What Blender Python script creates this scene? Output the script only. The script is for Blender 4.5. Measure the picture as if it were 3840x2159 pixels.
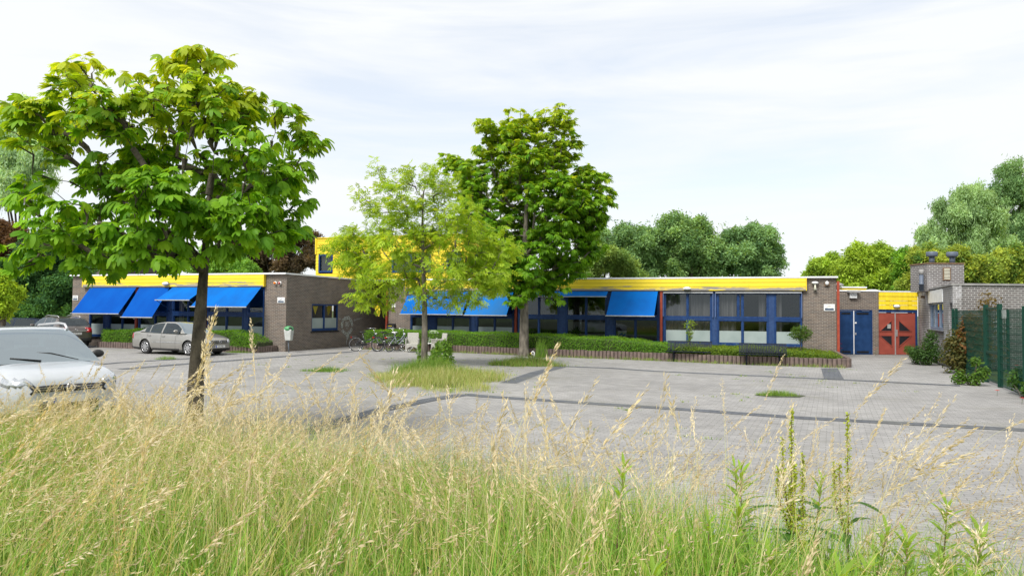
import bpy, math, random
import numpy as np
from mathutils import Vector, Matrix
random.seed(7); RNG = np.random.default_rng(11)
for o in list(bpy.data.objects): bpy.data.objects.remove(o)
sc = bpy.context.scene; COL = sc.collection
R = math.radians

# ------------------------------------------------------------------ camera
HC = 2.05; F = 2700.0; CX, CY = 1920.0, 1079.5       # eye height, focal length and centre in photo pixels
cam = bpy.data.objects.new('camera', bpy.data.cameras.new('camera')); COL.objects.link(cam)
cam.data.sensor_width = 36; cam.data.lens = 36*F/3840; cam.data.clip_start = .05; cam.data.clip_end = 3000
cam.location = (0, 0, HC)
p_, r_ = math.atan(88.5/F), R(0.52)
f0 = Vector((0, math.cos(p_), math.sin(p_))); r0 = Vector((1, 0, 0)); u0 = r0.cross(f0)
RV = r0*math.cos(r_)+u0*math.sin(r_); UV = u0*math.cos(r_)-r0*math.sin(r_)
cam.matrix_world = Matrix((RV, UV, -f0)).transposed().to_4x4(); cam.location = (0, 0, HC)
sc.camera = cam
def at(x, y, z=0):
    d = f0+RV*((x-CX)/F)-UV*((y-CY)/F); t = (z-HC)/d.z
    return Vector((0, 0, HC))+d*t
def far(x, y, Y):
    d = f0+RV*((x-CX)/F)-UV*((y-CY)/F)
    return Vector((0, 0, HC))+d*(Y/d.y)

# ------------------------------------------------------------------ world, sun, exposure
SUN_EL, SUN_AZ = R(52), R(215)        # azimuth clockwise from +Y: behind the camera, to its left
w = bpy.data.worlds.new('World'); sc.world = w; w.use_nodes = True
nt = w.node_tree; N = nt.nodes; L = nt.links; N.clear()
out = N.new('ShaderNodeOutputWorld'); bg = N.new('ShaderNodeBackground'); bg.inputs[1].default_value = .86
sky = N.new('ShaderNodeTexSky'); sky.sky_type = 'NISHITA'; sky.sun_disc = False
sky.sun_elevation = SUN_EL; sky.sun_rotation = SUN_AZ
sm = N.new('ShaderNodeVectorMath'); sm.operation = 'SCALE'; sm.inputs['Scale'].default_value = .15; L.new(sky.outputs[0], sm.inputs[0])
tc = N.new('ShaderNodeTexCoord'); mp = N.new('ShaderNodeMapping'); mp.inputs['Scale'].default_value = (1.2, 1.6, 9); mp.inputs['Rotation'].default_value = (.1, .28, .5)
L.new(tc.outputs['Generated'], mp.inputs[0])
n1 = N.new('ShaderNodeTexNoise'); n1.inputs['Scale'].default_value = 1.7; n1.inputs['Detail'].default_value = 8; n1.inputs['Roughness'].default_value = .55; n1.inputs['Distortion'].default_value = .5
L.new(mp.outputs[0], n1.inputs['Vector'])
rmp = N.new('ShaderNodeValToRGB'); rmp.color_ramp.elements[0].position = .32; rmp.color_ramp.elements[0].color = (.68,)*3+(1,); rmp.color_ramp.elements[1].position = .56; rmp.color_ramp.elements[1].color = (1, 1, 1, 1)
L.new(n1.outputs[0], rmp.inputs[0])
mx = N.new('ShaderNodeMix'); mx.data_type = 'RGBA'; L.new(rmp.outputs[0], mx.inputs[0]); L.new(sm.outputs[0], mx.inputs[6]); mx.inputs[7].default_value = (.69, .708, .725, 1)
L.new(mx.outputs[2], bg.inputs[0]); L.new(bg.outputs[0], out.inputs[0])
sd = bpy.data.lights.new('sun', 'SUN'); sd.energy = 2.9; sd.angle = R(24); sd.color = (1, .965, .90)
so = bpy.data.objects.new('sun', sd); COL.objects.link(so)
dv = Vector((math.sin(SUN_AZ)*math.cos(SUN_EL), math.cos(SUN_AZ)*math.cos(SUN_EL), math.sin(SUN_EL)))
so.rotation_euler = dv.to_track_quat('Z', 'Y').to_euler()
sc.view_settings.view_transform = 'Standard'; sc.view_settings.look = 'None'; sc.view_settings.gamma = 1; sc.view_settings.exposure = 0.72
try: sc.view_settings.use_curve_mapping = False
except Exception: pass
sc.cycles.max_bounces = 10; sc.cycles.diffuse_bounces = 7; sc.cycles.transmission_bounces = 8; sc.cycles.transparent_max_bounces = 12

# ------------------------------------------------------------------ materials
MATS = {}
def srgb(r, g, b): return tuple(((c/255/12.92) if c/255 <= .04045 else ((c/255+.055)/1.055)**2.4) for c in (r, g, b))
def nodes(name):
    m = bpy.data.materials.new(name); m.use_nodes = True; MATS[name] = m
    return m, m.node_tree.nodes, m.node_tree.links, m.node_tree.nodes['Principled BSDF']
def noisy(name, col, col2=None, scale=4, rough=.6, metal=0, amt=1, bump=0, bscale=40, coord='Object', stretch=(1, 1, 1), detail=5, spec=.5, coat=0, lo=.35, hi=.65):
    m, n, l, b = nodes(name); col2 = col2 or tuple(c*.75 for c in col)
    t = n.new('ShaderNodeTexCoord'); mp = n.new('ShaderNodeMapping'); mp.inputs['Scale'].default_value = stretch; l.new(t.outputs[coord], mp.inputs[0])
    z = n.new('ShaderNodeTexNoise'); z.inputs['Scale'].default_value = scale; z.inputs['Detail'].default_value = detail; l.new(mp.outputs[0], z.inputs['Vector'])
    r = n.new('ShaderNodeValToRGB'); r.color_ramp.elements[0].position = lo; r.color_ramp.elements[1].position = hi
    r.color_ramp.elements[0].color = (*col2, 1); r.color_ramp.elements[1].color = (*col, 1)
    l.new(z.outputs[0], r.inputs[0]); l.new(r.outputs[0], b.inputs['Base Color'])
    b.inputs['Roughness'].default_value = rough; b.inputs['Metallic'].default_value = metal; b.inputs['Specular IOR Level'].default_value = spec
    b.inputs['Coat Weight'].default_value = coat; b.inputs['Coat Roughness'].default_value = .05
    if bump:
        z2 = n.new('ShaderNodeTexNoise'); z2.inputs['Scale'].default_value = bscale; z2.inputs['Detail'].default_value = 3; l.new(t.outputs[coord], z2.inputs['Vector'])
        bp = n.new('ShaderNodeBump'); bp.inputs['Strength'].default_value = bump; bp.inputs['Distance'].default_value = .02; l.new(z2.outputs[0], bp.inputs['Height']); l.new(bp.outputs[0], b.inputs['Normal'])
    return m
def brickmat(name, c1, c2, mortar, bw, bh, ms, stain=None, stainmix=.5, rough=.85):
    m, n, l, b = nodes(name)
    t = n.new('ShaderNodeUVMap'); t.uv_map = 'UVMap'
    k = n.new('ShaderNodeTexBrick'); k.inputs['Scale'].default_value = 1; k.inputs['Brick Width'].default_value = bw; k.inputs['Row Height'].default_value = bh
    k.inputs['Mortar Size'].default_value = ms; k.inputs['Mortar Smooth'].default_value = .2; k.inputs['Bias'].default_value = 0
    k.inputs['Color1'].default_value = (*c1, 1); k.inputs['Color2'].default_value = (*c2, 1); k.inputs['Mortar'].default_value = (*mortar, 1)
    l.new(t.outputs[0], k.inputs['Vector'])
    z = n.new('ShaderNodeTexNoise'); z.inputs['Scale'].default_value = .9; z.inputs['Detail'].default_value = 8; z.inputs['Roughness'].default_value = .7; l.new(t.outputs[0], z.inputs['Vector'])
    mm = n.new('ShaderNodeMapRange'); mm.inputs[1].default_value = .3; mm.inputs[2].default_value = .7; mm.inputs[3].default_value = .78; mm.inputs[4].default_value = 1.18; l.new(z.outputs[0], mm.inputs[0])
    x = n.new('ShaderNodeMix'); x.data_type = 'RGBA'; x.blend_type = 'MULTIPLY'; x.inputs[0].default_value = 1; l.new(k.outputs[0], x.inputs[6]); l.new(mm.outputs[0], x.inputs[7])
    last = x.outputs[2]
    if stain:
        z3 = n.new('ShaderNodeTexNoise'); z3.inputs['Scale'].default_value = .6; z3.inputs['Detail'].default_value = 9; z3.inputs['Roughness'].default_value = .75; l.new(t.outputs[0], z3.inputs['Vector'])
        m3 = n.new('ShaderNodeMapRange'); m3.inputs[1].default_value = .5; m3.inputs[2].default_value = .7; m3.inputs[4].default_value = stainmix; l.new(z3.outputs[0], m3.inputs[0])
        x3 = n.new('ShaderNodeMix'); x3.data_type = 'RGBA'; l.new(m3.outputs[0], x3.inputs[0]); l.new(last, x3.inputs[6]); x3.inputs[7].default_value = (*stain, 1); last = x3.outputs[2]
    l.new(last, b.inputs['Base Color']); b.inputs['Roughness'].default_value = rough; b.inputs['Specular IOR Level'].default_value = .25
    bp = n.new('ShaderNodeBump'); bp.inputs['Strength'].default_value = .5; bp.inputs['Distance'].default_value = .01; bp.invert = True; l.new(k.outputs[1], bp.inputs['Height']); l.new(bp.outputs[0], b.inputs['Normal'])
    return m
def leafmat(name, rough=.55, trans=.5, spec=.25):
    """leaf colour comes from the leaf's own vertex colour"""
    m, n, l, b = nodes(name)
    a = n.new('ShaderNodeVertexColor'); a.layer_name = 'col'
    l.new(a.outputs[0], b.inputs['Base Color']); b.inputs['Roughness'].default_value = rough; b.inputs['Specular IOR Level'].default_value = spec
    tr = n.new('ShaderNodeBsdfTranslucent')
    hs = n.new('ShaderNodeMix'); hs.data_type = 'RGBA'; hs.blend_type = 'MULTIPLY'; hs.inputs[0].default_value = 1; hs.inputs[7].default_value = (1.5, 1.25, .5, 1); l.new(a.outputs[0], hs.inputs[6])
    l.new(hs.outputs[2], tr.inputs[0])
    ms = n.new('ShaderNodeMixShader'); ms.inputs[0].default_value = trans
    l.new(b.outputs[0], ms.inputs[1]); l.new(tr.outputs[0], ms.inputs[2]); l.new(ms.outputs[0], n['Material Output'].inputs[0])
    return m
def glassmat(name, tint, alpha=.5, rough=.02, f0=.06):
    """thin window glass: see-through with a fresnel reflection"""
    m, n, l, b = nodes(name); n.remove(b)
    tr = n.new('ShaderNodeBsdfTransparent'); tr.inputs[0].default_value = (*tint, 1)
    g = n.new('ShaderNodeBsdfGlossy'); g.inputs['Roughness'].default_value = rough; g.inputs[0].default_value = (.86, .96, 1, 1)
    fr = n.new('ShaderNodeLayerWeight'); fr.inputs[0].default_value = .5
    pw = n.new('ShaderNodeMath'); pw.operation = 'POWER'; pw.inputs[1].default_value = 5; l.new(fr.outputs['Facing'], pw.inputs[0])
    z = n.new('ShaderNodeMath'); z.operation = 'MULTIPLY_ADD'; z.inputs[1].default_value = 1-f0; z.inputs[2].default_value = f0; l.new(pw.outputs[0], z.inputs[0])
    ms = n.new('ShaderNodeMixShader'); l.new(z.outputs[0], ms.inputs[0]); l.new(tr.outputs[0], ms.inputs[1]); l.new(g.outputs[0], ms.inputs[2])
    l.new(ms.outputs[0], n['Material Output'].inputs[0]); return m

# paving: small grey clinker blocks
def pavemat(name, c1, c2, mort, rot, bw=.21, bh=.105):
    m, n, l, b = nodes(name)
    t = n.new('ShaderNodeTexCoord'); mp = n.new('ShaderNodeMapping'); mp.inputs['Rotation'].default_value = (0, 0, rot); l.new(t.outputs['Object'], mp.inputs[0])
    k = n.new('ShaderNodeTexBrick'); k.inputs['Scale'].default_value = 1; k.inputs['Brick Width'].default_value = bw; k.inputs['Row Height'].default_value = bh; k.inputs['Mortar Size'].default_value = .0055; k.inputs['Mortar Smooth'].default_value = .3
    k.inputs['Color1'].default_value = (*c1, 1); k.inputs['Color2'].default_value = (*c2, 1); k.inputs['Mortar'].default_value = (*mort, 1); l.new(mp.outputs[0], k.inputs['Vector'])
    last = k.outputs[0]
    for sc_, a, c, hi_, lo_, nz in ((.22, .5, 1.12, .75, .3, 6), (2.2, .8, 1.1, .7, .3, 8), (60, .88, 1.1, .7, .3, 2)):
        z = n.new('ShaderNodeTexNoise'); z.inputs['Scale'].default_value = sc_; z.inputs['Detail'].default_value = nz; z.inputs['Roughness'].default_value = .65; l.new(mp.outputs[0], z.inputs['Vector'])
        mm = n.new('ShaderNodeMapRange'); mm.inputs[1].default_value = lo_; mm.inputs[2].default_value = hi_; mm.inputs[3].default_value = max(a, .73); mm.inputs[4].default_value = c; l.new(z.outputs[0], mm.inputs[0])
        x = n.new('ShaderNodeMix'); x.data_type = 'RGBA'; x.blend_type = 'MULTIPLY'; x.inputs[0].default_value = 1; l.new(last, x.inputs[6]); l.new(mm.outputs[0], x.inputs[7]); last = x.outputs[2]
    # moss and fines gathered in patches
    z = n.new('ShaderNodeTexNoise'); z.inputs['Scale'].default_value = .35; z.inputs['Detail'].default_value = 10; z.inputs['Roughness'].default_value = .78; l.new(t.outputs['Object'], z.inputs['Vector'])
    mm = n.new('ShaderNodeMapRange'); mm.inputs[1].default_value = .53; mm.inputs[2].default_value = .70; mm.inputs[4].default_value = .6; l.new(z.outputs[0], mm.inputs[0])
    x = n.new('ShaderNodeMix'); x.data_type = 'RGBA'; l.new(mm.outputs[0], x.inputs[0]); l.new(last, x.inputs[6]); x.inputs[7].default_value = (.17, .165, .125, 1); last = x.outputs[2]
    l.new(last, b.inputs['Base Color']); b.inputs['Roughness'].default_value = .8; b.inputs['Specular IOR Level'].default_value = .3
    bp = n.new('ShaderNodeBump'); bp.inputs['Strength'].default_value = .6; bp.inputs['Distance'].default_value = .01; bp.invert = True; l.new(k.outputs[1], bp.inputs['Height']); l.new(bp.outputs[0], b.inputs['Normal'])
    return m
PAVE = pavemat('grey_paving', (.345, .335, .324), (.29, .283, .276), (.17, .165, .155), R(24))
BAND = pavemat('dark_paving', (.14, .15, .168), (.105, .113, .128), (.03, .03, .03), R(-21))
SOIL = noisy('soil', (.06, .08, .025), (.025, .03, .012), 6, .95, bump=.5)
LAWN = noisy('meadow', (.09, .13, .035), (.05, .08, .02), .5, .95)
BRICK = brickmat('brown_brick', (.18, .135, .108), (.11, .09, .082), (.31, .285, .245), .22, .0675, .009, stain=(.27, .24, .21), stainmix=.22)
BRICKG = brickmat('grey_brick', (.17, .15, .145), (.13, .118, .118), (.42, .41, .40), .24, .085, .013, stain=(.42, .42, .44), stainmix=.5)
BRICKS = brickmat('whitened_grey_brick', (.18, .165, .16), (.14, .13, .13), (.46, .455, .45), .24, .085, .013, stain=(.62, .62, .65), stainmix=.95)
BRICKH = brickmat('house_brick', (.14, .07, .05), (.10, .06, .045), (.22, .2, .18), .22, .0675, .01)
WHITE = noisy('white_trim', (.86, .87, .89), (.74, .75, .77), 3, .45)
ROOF = noisy('roof_felt', (.16, .16, .16), (.1, .1, .1), 2, .9)
def yellowmat():
    m, n, l, b = nodes('yellow_boards')
    t = n.new('ShaderNodeTexCoord'); sp = n.new('ShaderNodeSeparateXYZ'); l.new(t.outputs['Object'], sp.inputs[0])
    mp = n.new('ShaderNodeMapping'); mp.inputs['Scale'].default_value = (.55, .55, 9); l.new(t.outputs['Object'], mp.inputs[0])
    z = n.new('ShaderNodeTexNoise'); z.inputs['Scale'].default_value = 1.1; z.inputs['Detail'].default_value = 9; z.inputs['Roughness'].default_value = .72; l.new(mp.outputs[0], z.inputs['Vector'])
    # paint flakes from the lowest boards, where water gathers
    h = n.new('ShaderNodeMapRange'); h.inputs[1].default_value = 3.17; h.inputs[2].default_value = 3.62; h.inputs[3].default_value = .165; h.inputs[4].default_value = -.19; l.new(sp.outputs[2], h.inputs[0])
    up = n.new('ShaderNodeMath'); up.operation = 'LESS_THAN'; up.inputs[1].default_value = 3.9; l.new(sp.outputs[2], up.inputs[0])
    a = n.new('ShaderNodeMath'); a.operation = 'ADD'; l.new(z.outputs[0], a.inputs[0]); l.new(h.outputs[0], a.inputs[1])
    a2 = n.new('ShaderNodeMath'); a2.operation = 'MULTIPLY'; l.new(a.outputs[0], a2.inputs[0]); l.new(up.outputs[0], a2.inputs[1])
    s = n.new('ShaderNodeMapRange'); s.inputs[1].default_value = .565; s.inputs[2].default_value = .59; l.new(a2.outputs[0], s.inputs[0])
    z2 = n.new('ShaderNodeTexNoise'); z2.inputs['Scale'].default_value = 1.3; z2.inputs['Detail'].default_value = 5; l.new(t.outputs['Object'], z2.inputs['Vector'])
    y = n.new('ShaderNodeMix'); y.data_type = 'RGBA'; l.new(z2.outputs[0], y.inputs[0]); y.inputs[6].default_value = (.76, .56, .02, 1); y.inputs[7].default_value = (.90, .70, .03, 1)
    g = n.new('ShaderNodeMix'); g.data_type = 'RGBA'; l.new(z.outputs[0], g.inputs[0]); g.inputs[6].default_value = (.10, .09, .08, 1); g.inputs[7].default_value = (.38, .35, .32, 1)
    x = n.new('ShaderNodeMix'); x.data_type = 'RGBA'; l.new(s.outputs[0], x.inputs[0]); l.new(y.outputs[2], x.inputs[6]); l.new(g.outputs[2], x.inputs[7]); l.new(x.outputs[2], b.inputs['Base Color'])
    b.inputs['Roughness'].default_value = .5; return m
YEL = yellowmat()
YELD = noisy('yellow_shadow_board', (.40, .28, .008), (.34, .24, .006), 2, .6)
YELP = noisy('yellow_plain', (.87, .66, .02), (.74, .54, .02), 3.5, .55, stretch=(2.5, 2.5, .35), detail=8)
BLUE = noisy('blue_paint', (.020, .058, .175), (.014, .040, .13), 5, .38, spec=.22)
BLUE2 = noisy('blue_pilaster', (.035, .075, .19), (.026, .055, .15), 8, .5, spec=.22)
DBLUE = noisy('blue_door_paint', (.018, .055, .155), (.012, .038, .11), 3, .4, spec=.22)
RED = noisy('red_post_paint', (.36, .075, .04), (.28, .05, .03), 5, .5, spec=.22)
REDD = noisy('red_door_paint', (.33, .078, .055), (.27, .062, .045), 2.5, .5, spec=.22)
def fabric(name, c1, c2):
    m = noisy(name, c1, c2, 1.2, .85, stretch=(1, 1, .35), detail=6, spec=.08)
    n, l = m.node_tree.nodes, m.node_tree.links; b = n['Principled BSDF']
    tr = n.new('ShaderNodeBsdfTranslucent'); tr.inputs[0].default_value = (0, .12, .55, 1)
    ms = n.new('ShaderNodeMixShader'); ms.inputs[0].default_value = .12; l.new(b.outputs[0], ms.inputs[1]); l.new(tr.outputs[0], ms.inputs[2]); l.new(ms.outputs[0], n['Material Output'].inputs[0]); return m
AWN = fabric('blue_awning', (.003, .15, .54), (.006, .115, .43))
AWN2 = fabric('deep_blue_awning', (.002, .09, .42), (.002, .07, .36))
AWNF = fabric('faded_blue_awning', (.003, .165, .56), (.03, .16, .42))
ALU = noisy('aluminium', (.62, .63, .64), (.5, .5, .5), 6, .35, .6)
GLASS = glassmat('window_glass', (.62, .66, .64), f0=.07)
FROST = noisy('frosted_film', (.34, .40, .39), (.27, .33, .32), 1.5, .35, spec=.6)
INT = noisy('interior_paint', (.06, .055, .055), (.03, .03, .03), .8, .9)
INTW = noisy('interior_white', (.42, .43, .42), (.34, .35, .34), 3, .6)
CURT = noisy('curtain_cloth', (.20, .18, .20), (.09, .08, .09), 6, .9, stretch=(1, 1, .02))
BLACK = noisy('black_metal', (.018, .020, .026), (.012, .012, .016), 10, .4)
BLKP = noisy('black_plastic', (.012, .012, .013), (.02, .02, .02), 10, .55)
RUB = noisy('tyre_rubber', (.018, .018, .018), (.03, .03, .03), 20, .85)
CHROME = noisy('bright_metal', (.75, .76, .78), (.6, .6, .62), 10, .22, .95)
GREYM = noisy('grey_metal', (.16, .19, .23), (.12, .14, .17), 6, .5)
WOODC = noisy('palisade_concrete', (.19, .14, .12), (.12, .09, .08), 5, .9, bump=.4)
WICK = noisy('pale_wicker', (.50, .49, .45), (.30, .29, .26), 28, .8, bump=.5, bscale=60, stretch=(1, 1, 3))
PLAS = noisy('white_plastic', (.80, .80, .80), (.7, .7, .7), 4, .4)
GREENP = noisy('green_plastic', (.08, .30, .12), (.06, .24, .10), 4, .5)
BINM = noisy('bin_plastic', (.55, .57, .55), (.42, .44, .42), 5, .55)
FENCE = noisy('fence_green', (.010, .060, .040), (.008, .045, .03), 8, .45, spec=.22)
BARK = noisy('grey_bark', (.24, .21, .17), (.08, .07, .055), 7, .95, bump=1, bscale=26, stretch=(1, 1, .35), detail=8)
BARKD = noisy('dark_bark', (.13, .108, .078), (.04, .033, .024), 9, .95, bump=1, bscale=30, stretch=(1, 1, .4), detail=8)
LEAF = leafmat('leaf'); LEAFS = leafmat('leaf_soft', .7, .42, .15); GRASSM = leafmat('grass_blade', .6, .35, .25); PETAL = leafmat('petal', .6, .3, .2)
CHALK = noisy('chalk', (.72, .80, .77), (.42, .48, .46), 8, .9)
REDL = noisy('red_lens', (.45, .008, .012), (.3, .004, .008), 5, .15, coat=1)
ORL = noisy('orange_lens', (.9, .25, .01), (.8, .2, .01), 5, .2)
SIGNW = noisy('sign_white', (.80, .81, .80), (.7, .7, .7), 5, .4)
SIGNB = noisy('sign_navy', (.015, .05, .11), (.012, .04, .09), 5, .4)
SIGNC = noisy('sign_cream', (.72, .70, .55), (.6, .6, .5), 5, .5)
COWL = noisy('slate_cowl', (.10, .125, .17), (.08, .10, .14), 6, .5)
RUST = noisy('rusty_metal', (.22, .14, .08), (.12, .07, .04), 12, .7)
CAP = noisy('concrete_cap', (.33, .32, .31), (.24, .235, .23), 3, .85)

# ------------------------------------------------------------------ helpers
def tag(o, label=None, cat=None, group=None, kind=None):
    if label: o['label'] = label
    if cat: o['category'] = cat
    if group: o['group'] = group
    if kind: o['kind'] = kind
    return o
def empty(name, loc=(0, 0, 0), rz=0, label=None, cat=None, group=None):
    o = bpy.data.objects.new(name, None); COL.objects.link(o); o.location = loc; o.rotation_euler = (0, 0, rz); o.empty_display_size = .1
    return tag(o, label, cat, group)
def link(name, me, mat=None, parent=None):
    o = bpy.data.objects.new(name, me); COL.objects.link(o)
    if mat is not None:
        for m in (mat if isinstance(mat, (list, tuple)) else [mat]): me.materials.append(m)
    if parent is not None: o.parent = parent
    return o
class MB:
    """collects boxes, tubes and sheets into one mesh, with UVs in metres"""
    def __init__(s): s.v = []; s.f = []; s.sm = []
    def face(s, pts, smooth=False):
        i = len(s.v); s.v += [tuple(p) for p in pts]; s.f.append(tuple(range(i, i+len(pts)))); s.sm.append(smooth)
    def hexa(s, p):
        i = len(s.v); s.v += [tuple(q) for q in p]
        for f in ((0, 3, 2, 1), (4, 5, 6, 7), (0, 1, 5, 4), (1, 2, 6, 5), (2, 3, 7, 6), (3, 0, 4, 7)): s.f.append(tuple(i+k for k in f)); s.sm.append(False)
    def box(s, x0, x1, y0, y1, z0, z1):
        s.hexa(((x0, y0, z0), (x1, y0, z0), (x1, y1, z0), (x0, y1, z0), (x0, y0, z1), (x1, y0, z1), (x1, y1, z1), (x0, y1, z1))); return s
    def bar(s, a, b, w, h=None, up=(0, 0, 1)):
        a, b = Vector(a), Vector(b); d = (b-a).normalized(); u = Vector(up)
        if abs(d.dot(u)) > .98: u = Vector((1, 0, 0))
        r = d.cross(u).normalized(); u = r.cross(d); h = h or w; r *= w/2; u = u*h/2
        s.hexa((a-r-u, a+r-u, a+r+u, a-r+u, b-r-u, b+r-u, b+r+u, b-r+u)); return s
    def tube(s, pts, rad, n=8, cap=True):
        pts = [Vector(p) for p in pts]; rs = rad if isinstance(rad, (list, tuple)) else [rad]*len(pts); i0 = len(s.v); ref = None
        for k, p in enumerate(pts):
            d = (pts[min(k+1, len(pts)-1)]-pts[max(k-1, 0)]); d = d.normalized() if d.length > 1e-9 else Vector((0, 0, 1))
            if ref is None: ref = Vector((1, 0, 0)) if abs(d.x) < .8 else Vector((0, 1, 0))
            r = (ref-d*ref.dot(d)).normalized(); ref = r; u = d.cross(r)
            for j in range(n):
                a = 2*math.pi*j/n; s.v.append(tuple(p+(r*math.cos(a)+u*math.sin(a))*rs[k]))
        for k in range(len(pts)-1):
            for j in range(n):
                j2 = (j+1) % n; s.f.append((i0+k*n+j, i0+k*n+j2, i0+(k+1)*n+j2, i0+(k+1)*n+j)); s.sm.append(True)
        if cap:
            s.f.append(tuple(i0+j for j in reversed(range(n)))); s.sm.append(False); m = i0+(len(pts)-1)*n
            s.f.append(tuple(m+j for j in range(n))); s.sm.append(False)
        return s
    def ring(s, c, ax, rad, r, n=28, m=6, a0=0, a1=2*math.pi):
        c = Vector(c); ax = Vector(ax).normalized(); x = ax.orthogonal().normalized(); y = ax.cross(x); full = abs(a1-a0-2*math.pi) < 1e-6
        k = n+1; pts = [c+(x*math.cos(a0+(a1-a0)*i/n)+y*math.sin(a0+(a1-a0)*i/n))*rad for i in range(k)]
        return s.tube(pts, r, m, cap=not full)
    def lathe(s, prof, c=(0, 0, 0), ax=(0, 0, 1), n=20):
        c = Vector(c); ax = Vector(ax).normalized(); x = ax.orthogonal().normalized(); y = ax.cross(x); i0 = len(s.v)
        for r, h in prof:
            for j in range(n):
                a = 2*math.pi*j/n; s.v.append(tuple(c+ax*h+(x*math.cos(a)+y*math.sin(a))*r))
        for k in range(len(prof)-1):
            for j in range(n):
                j2 = (j+1) % n; s.f.append((i0+k*n+j, i0+k*n+j2, i0+(k+1)*n+j2, i0+(k+1)*n+j)); s.sm.append(True)
        s.f.append(tuple(i0+j for j in reversed(range(n)))); s.sm.append(False); m = i0+(len(prof)-1)*n
        s.f.append(tuple(m+j for j in range(n))); s.sm.append(False); return s
    def ball(s, c, r, n=12, m=8, sq=(1, 1, 1)):
        i0 = len(s.v); c = Vector(c)
        for k in range(m+1):
            t = math.pi*k/m
            for j in range(n):
                a = 2*math.pi*j/n; s.v.append((c.x+r*sq[0]*math.sin(t)*math.cos(a), c.y+r*sq[1]*math.sin(t)*math.sin(a), c.z+r*sq[2]*math.cos(t)))
        for k in range(m):
            for j in range(n): s.f.append((i0+k*n+j, i0+(k+1)*n+j, i0+(k+1)*n+(j+1) % n, i0+k*n+(j+1) % n)); s.sm.append(True)
        return s
    def build(s, name, mat, parent=None, uv=False, bevel=0):
        me = bpy.data.meshes.new(name); me.from_pydata(s.v, [], s.f); me.polygons.foreach_set('use_smooth', s.sm)
        if uv:
            ul = me.uv_layers.new(name='UVMap')
            for p in me.polygons:
                nn = p.normal
                if abs(nn.z) > .8: U, V = Vector((1, 0, 0)), Vector((0, 1, 0))
                else: U = Vector((-nn.y, nn.x, 0)).normalized(); U = U if (U.x+U.y*.5) > 0 else -U; V = Vector((0, 0, 1))
                for li in p.loop_indices:
                    c = me.vertices[me.loops[li].vertex_index].co; ul.data[li].uv = (c.dot(U), c.dot(V))
        me.update(); o = link(name, me, mat, parent)
        if bevel:
            bv = o.modifiers.new('bevel', 'BEVEL'); bv.width = bevel; bv.segments = 2; bv.limit_method = 'ANGLE'
        return o
def npmesh(name, V, Q, col, mat, parent=None, smooth=False):
    V = np.ascontiguousarray(V, dtype=np.float32).reshape(-1, 3); Q = np.ascontiguousarray(Q, dtype=np.int32)
    k = Q.shape[1]; me = bpy.data.meshes.new(name)
    me.vertices.add(len(V)); me.vertices.foreach_set('co', V.ravel()); me.loops.add(Q.size); me.loops.foreach_set('vertex_index', Q.ravel())
    me.polygons.add(len(Q)); me.polygons.foreach_set('loop_start', np.arange(0, Q.size, k, dtype=np.int32))
    if smooth: me.polygons.foreach_set('use_smooth', np.ones(len(Q), dtype=bool))
    if col is not None:
        a = me.color_attributes.new('col', 'FLOAT_COLOR', 'POINT'); c = np.ones((len(V), 4), dtype=np.float32); c[:, :3] = np.clip(col, 0, 1); a.data.foreach_set('color', c.ravel())
    me.update(calc_edges=True); me.validate(); return link(name, me, mat, parent)
def copy_tree(o, parent=None):
    c = o.copy(); COL.objects.link(c); c.parent = parent
    for ch in o.children: copy_tree(ch, c)
    return c
def text_mesh(name, s, size, mat, parent, loc, rot, depth=.002, sx=1):
    cu = bpy.data.curves.new(name, 'FONT'); cu.body = s; cu.size = size; cu.extrude = depth; cu.align_x = 'CENTER'; cu.align_y = 'CENTER'; cu.resolution_u = 2
    tmp = bpy.data.objects.new(name, cu); COL.objects.link(tmp); dg = bpy.context.evaluated_depsgraph_get(); me = bpy.data.meshes.new_from_object(tmp.evaluated_get(dg))
    bpy.data.objects.remove(tmp); o = link(name, me, None, parent)
    me.materials.clear(); me.materials.append(mat); o.location = loc; o.rotation_euler = rot; o.scale = (sx, 1, 1); return o
def unit(v): return v/np.maximum(np.linalg.norm(v, axis=-1, keepdims=True), 1e-9)
def frames(z, spin):
    """rotation matrices whose z axis is z, turned by spin"""
    z = unit(z); a = np.where(np.abs(z[:, 2:3]) < .95, np.array([[0, 0, 1.]]), np.array([[1., 0, 0]])); x = unit(np.cross(a, z)); y = np.cross(z, x)
    c, s_ = np.cos(spin)[:, None], np.sin(spin)[:, None]; X = x*c+y*s_; Y = -x*s_+y*c
    return np.stack([X, Y, z], axis=2)
def scatter(T, TQ, pos, rot, scale):
    """template T (k,3), quads TQ, placed at pos"""
    V = np.einsum('nij,kj->nki', rot, T)*scale[:, None, None]+pos[:, None, :]
    Q = TQ[None]+(np.arange(len(pos))*len(T))[:, None, None]
    return V.reshape(-1, 3), Q.reshape(-1, TQ.shape[1])

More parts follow.
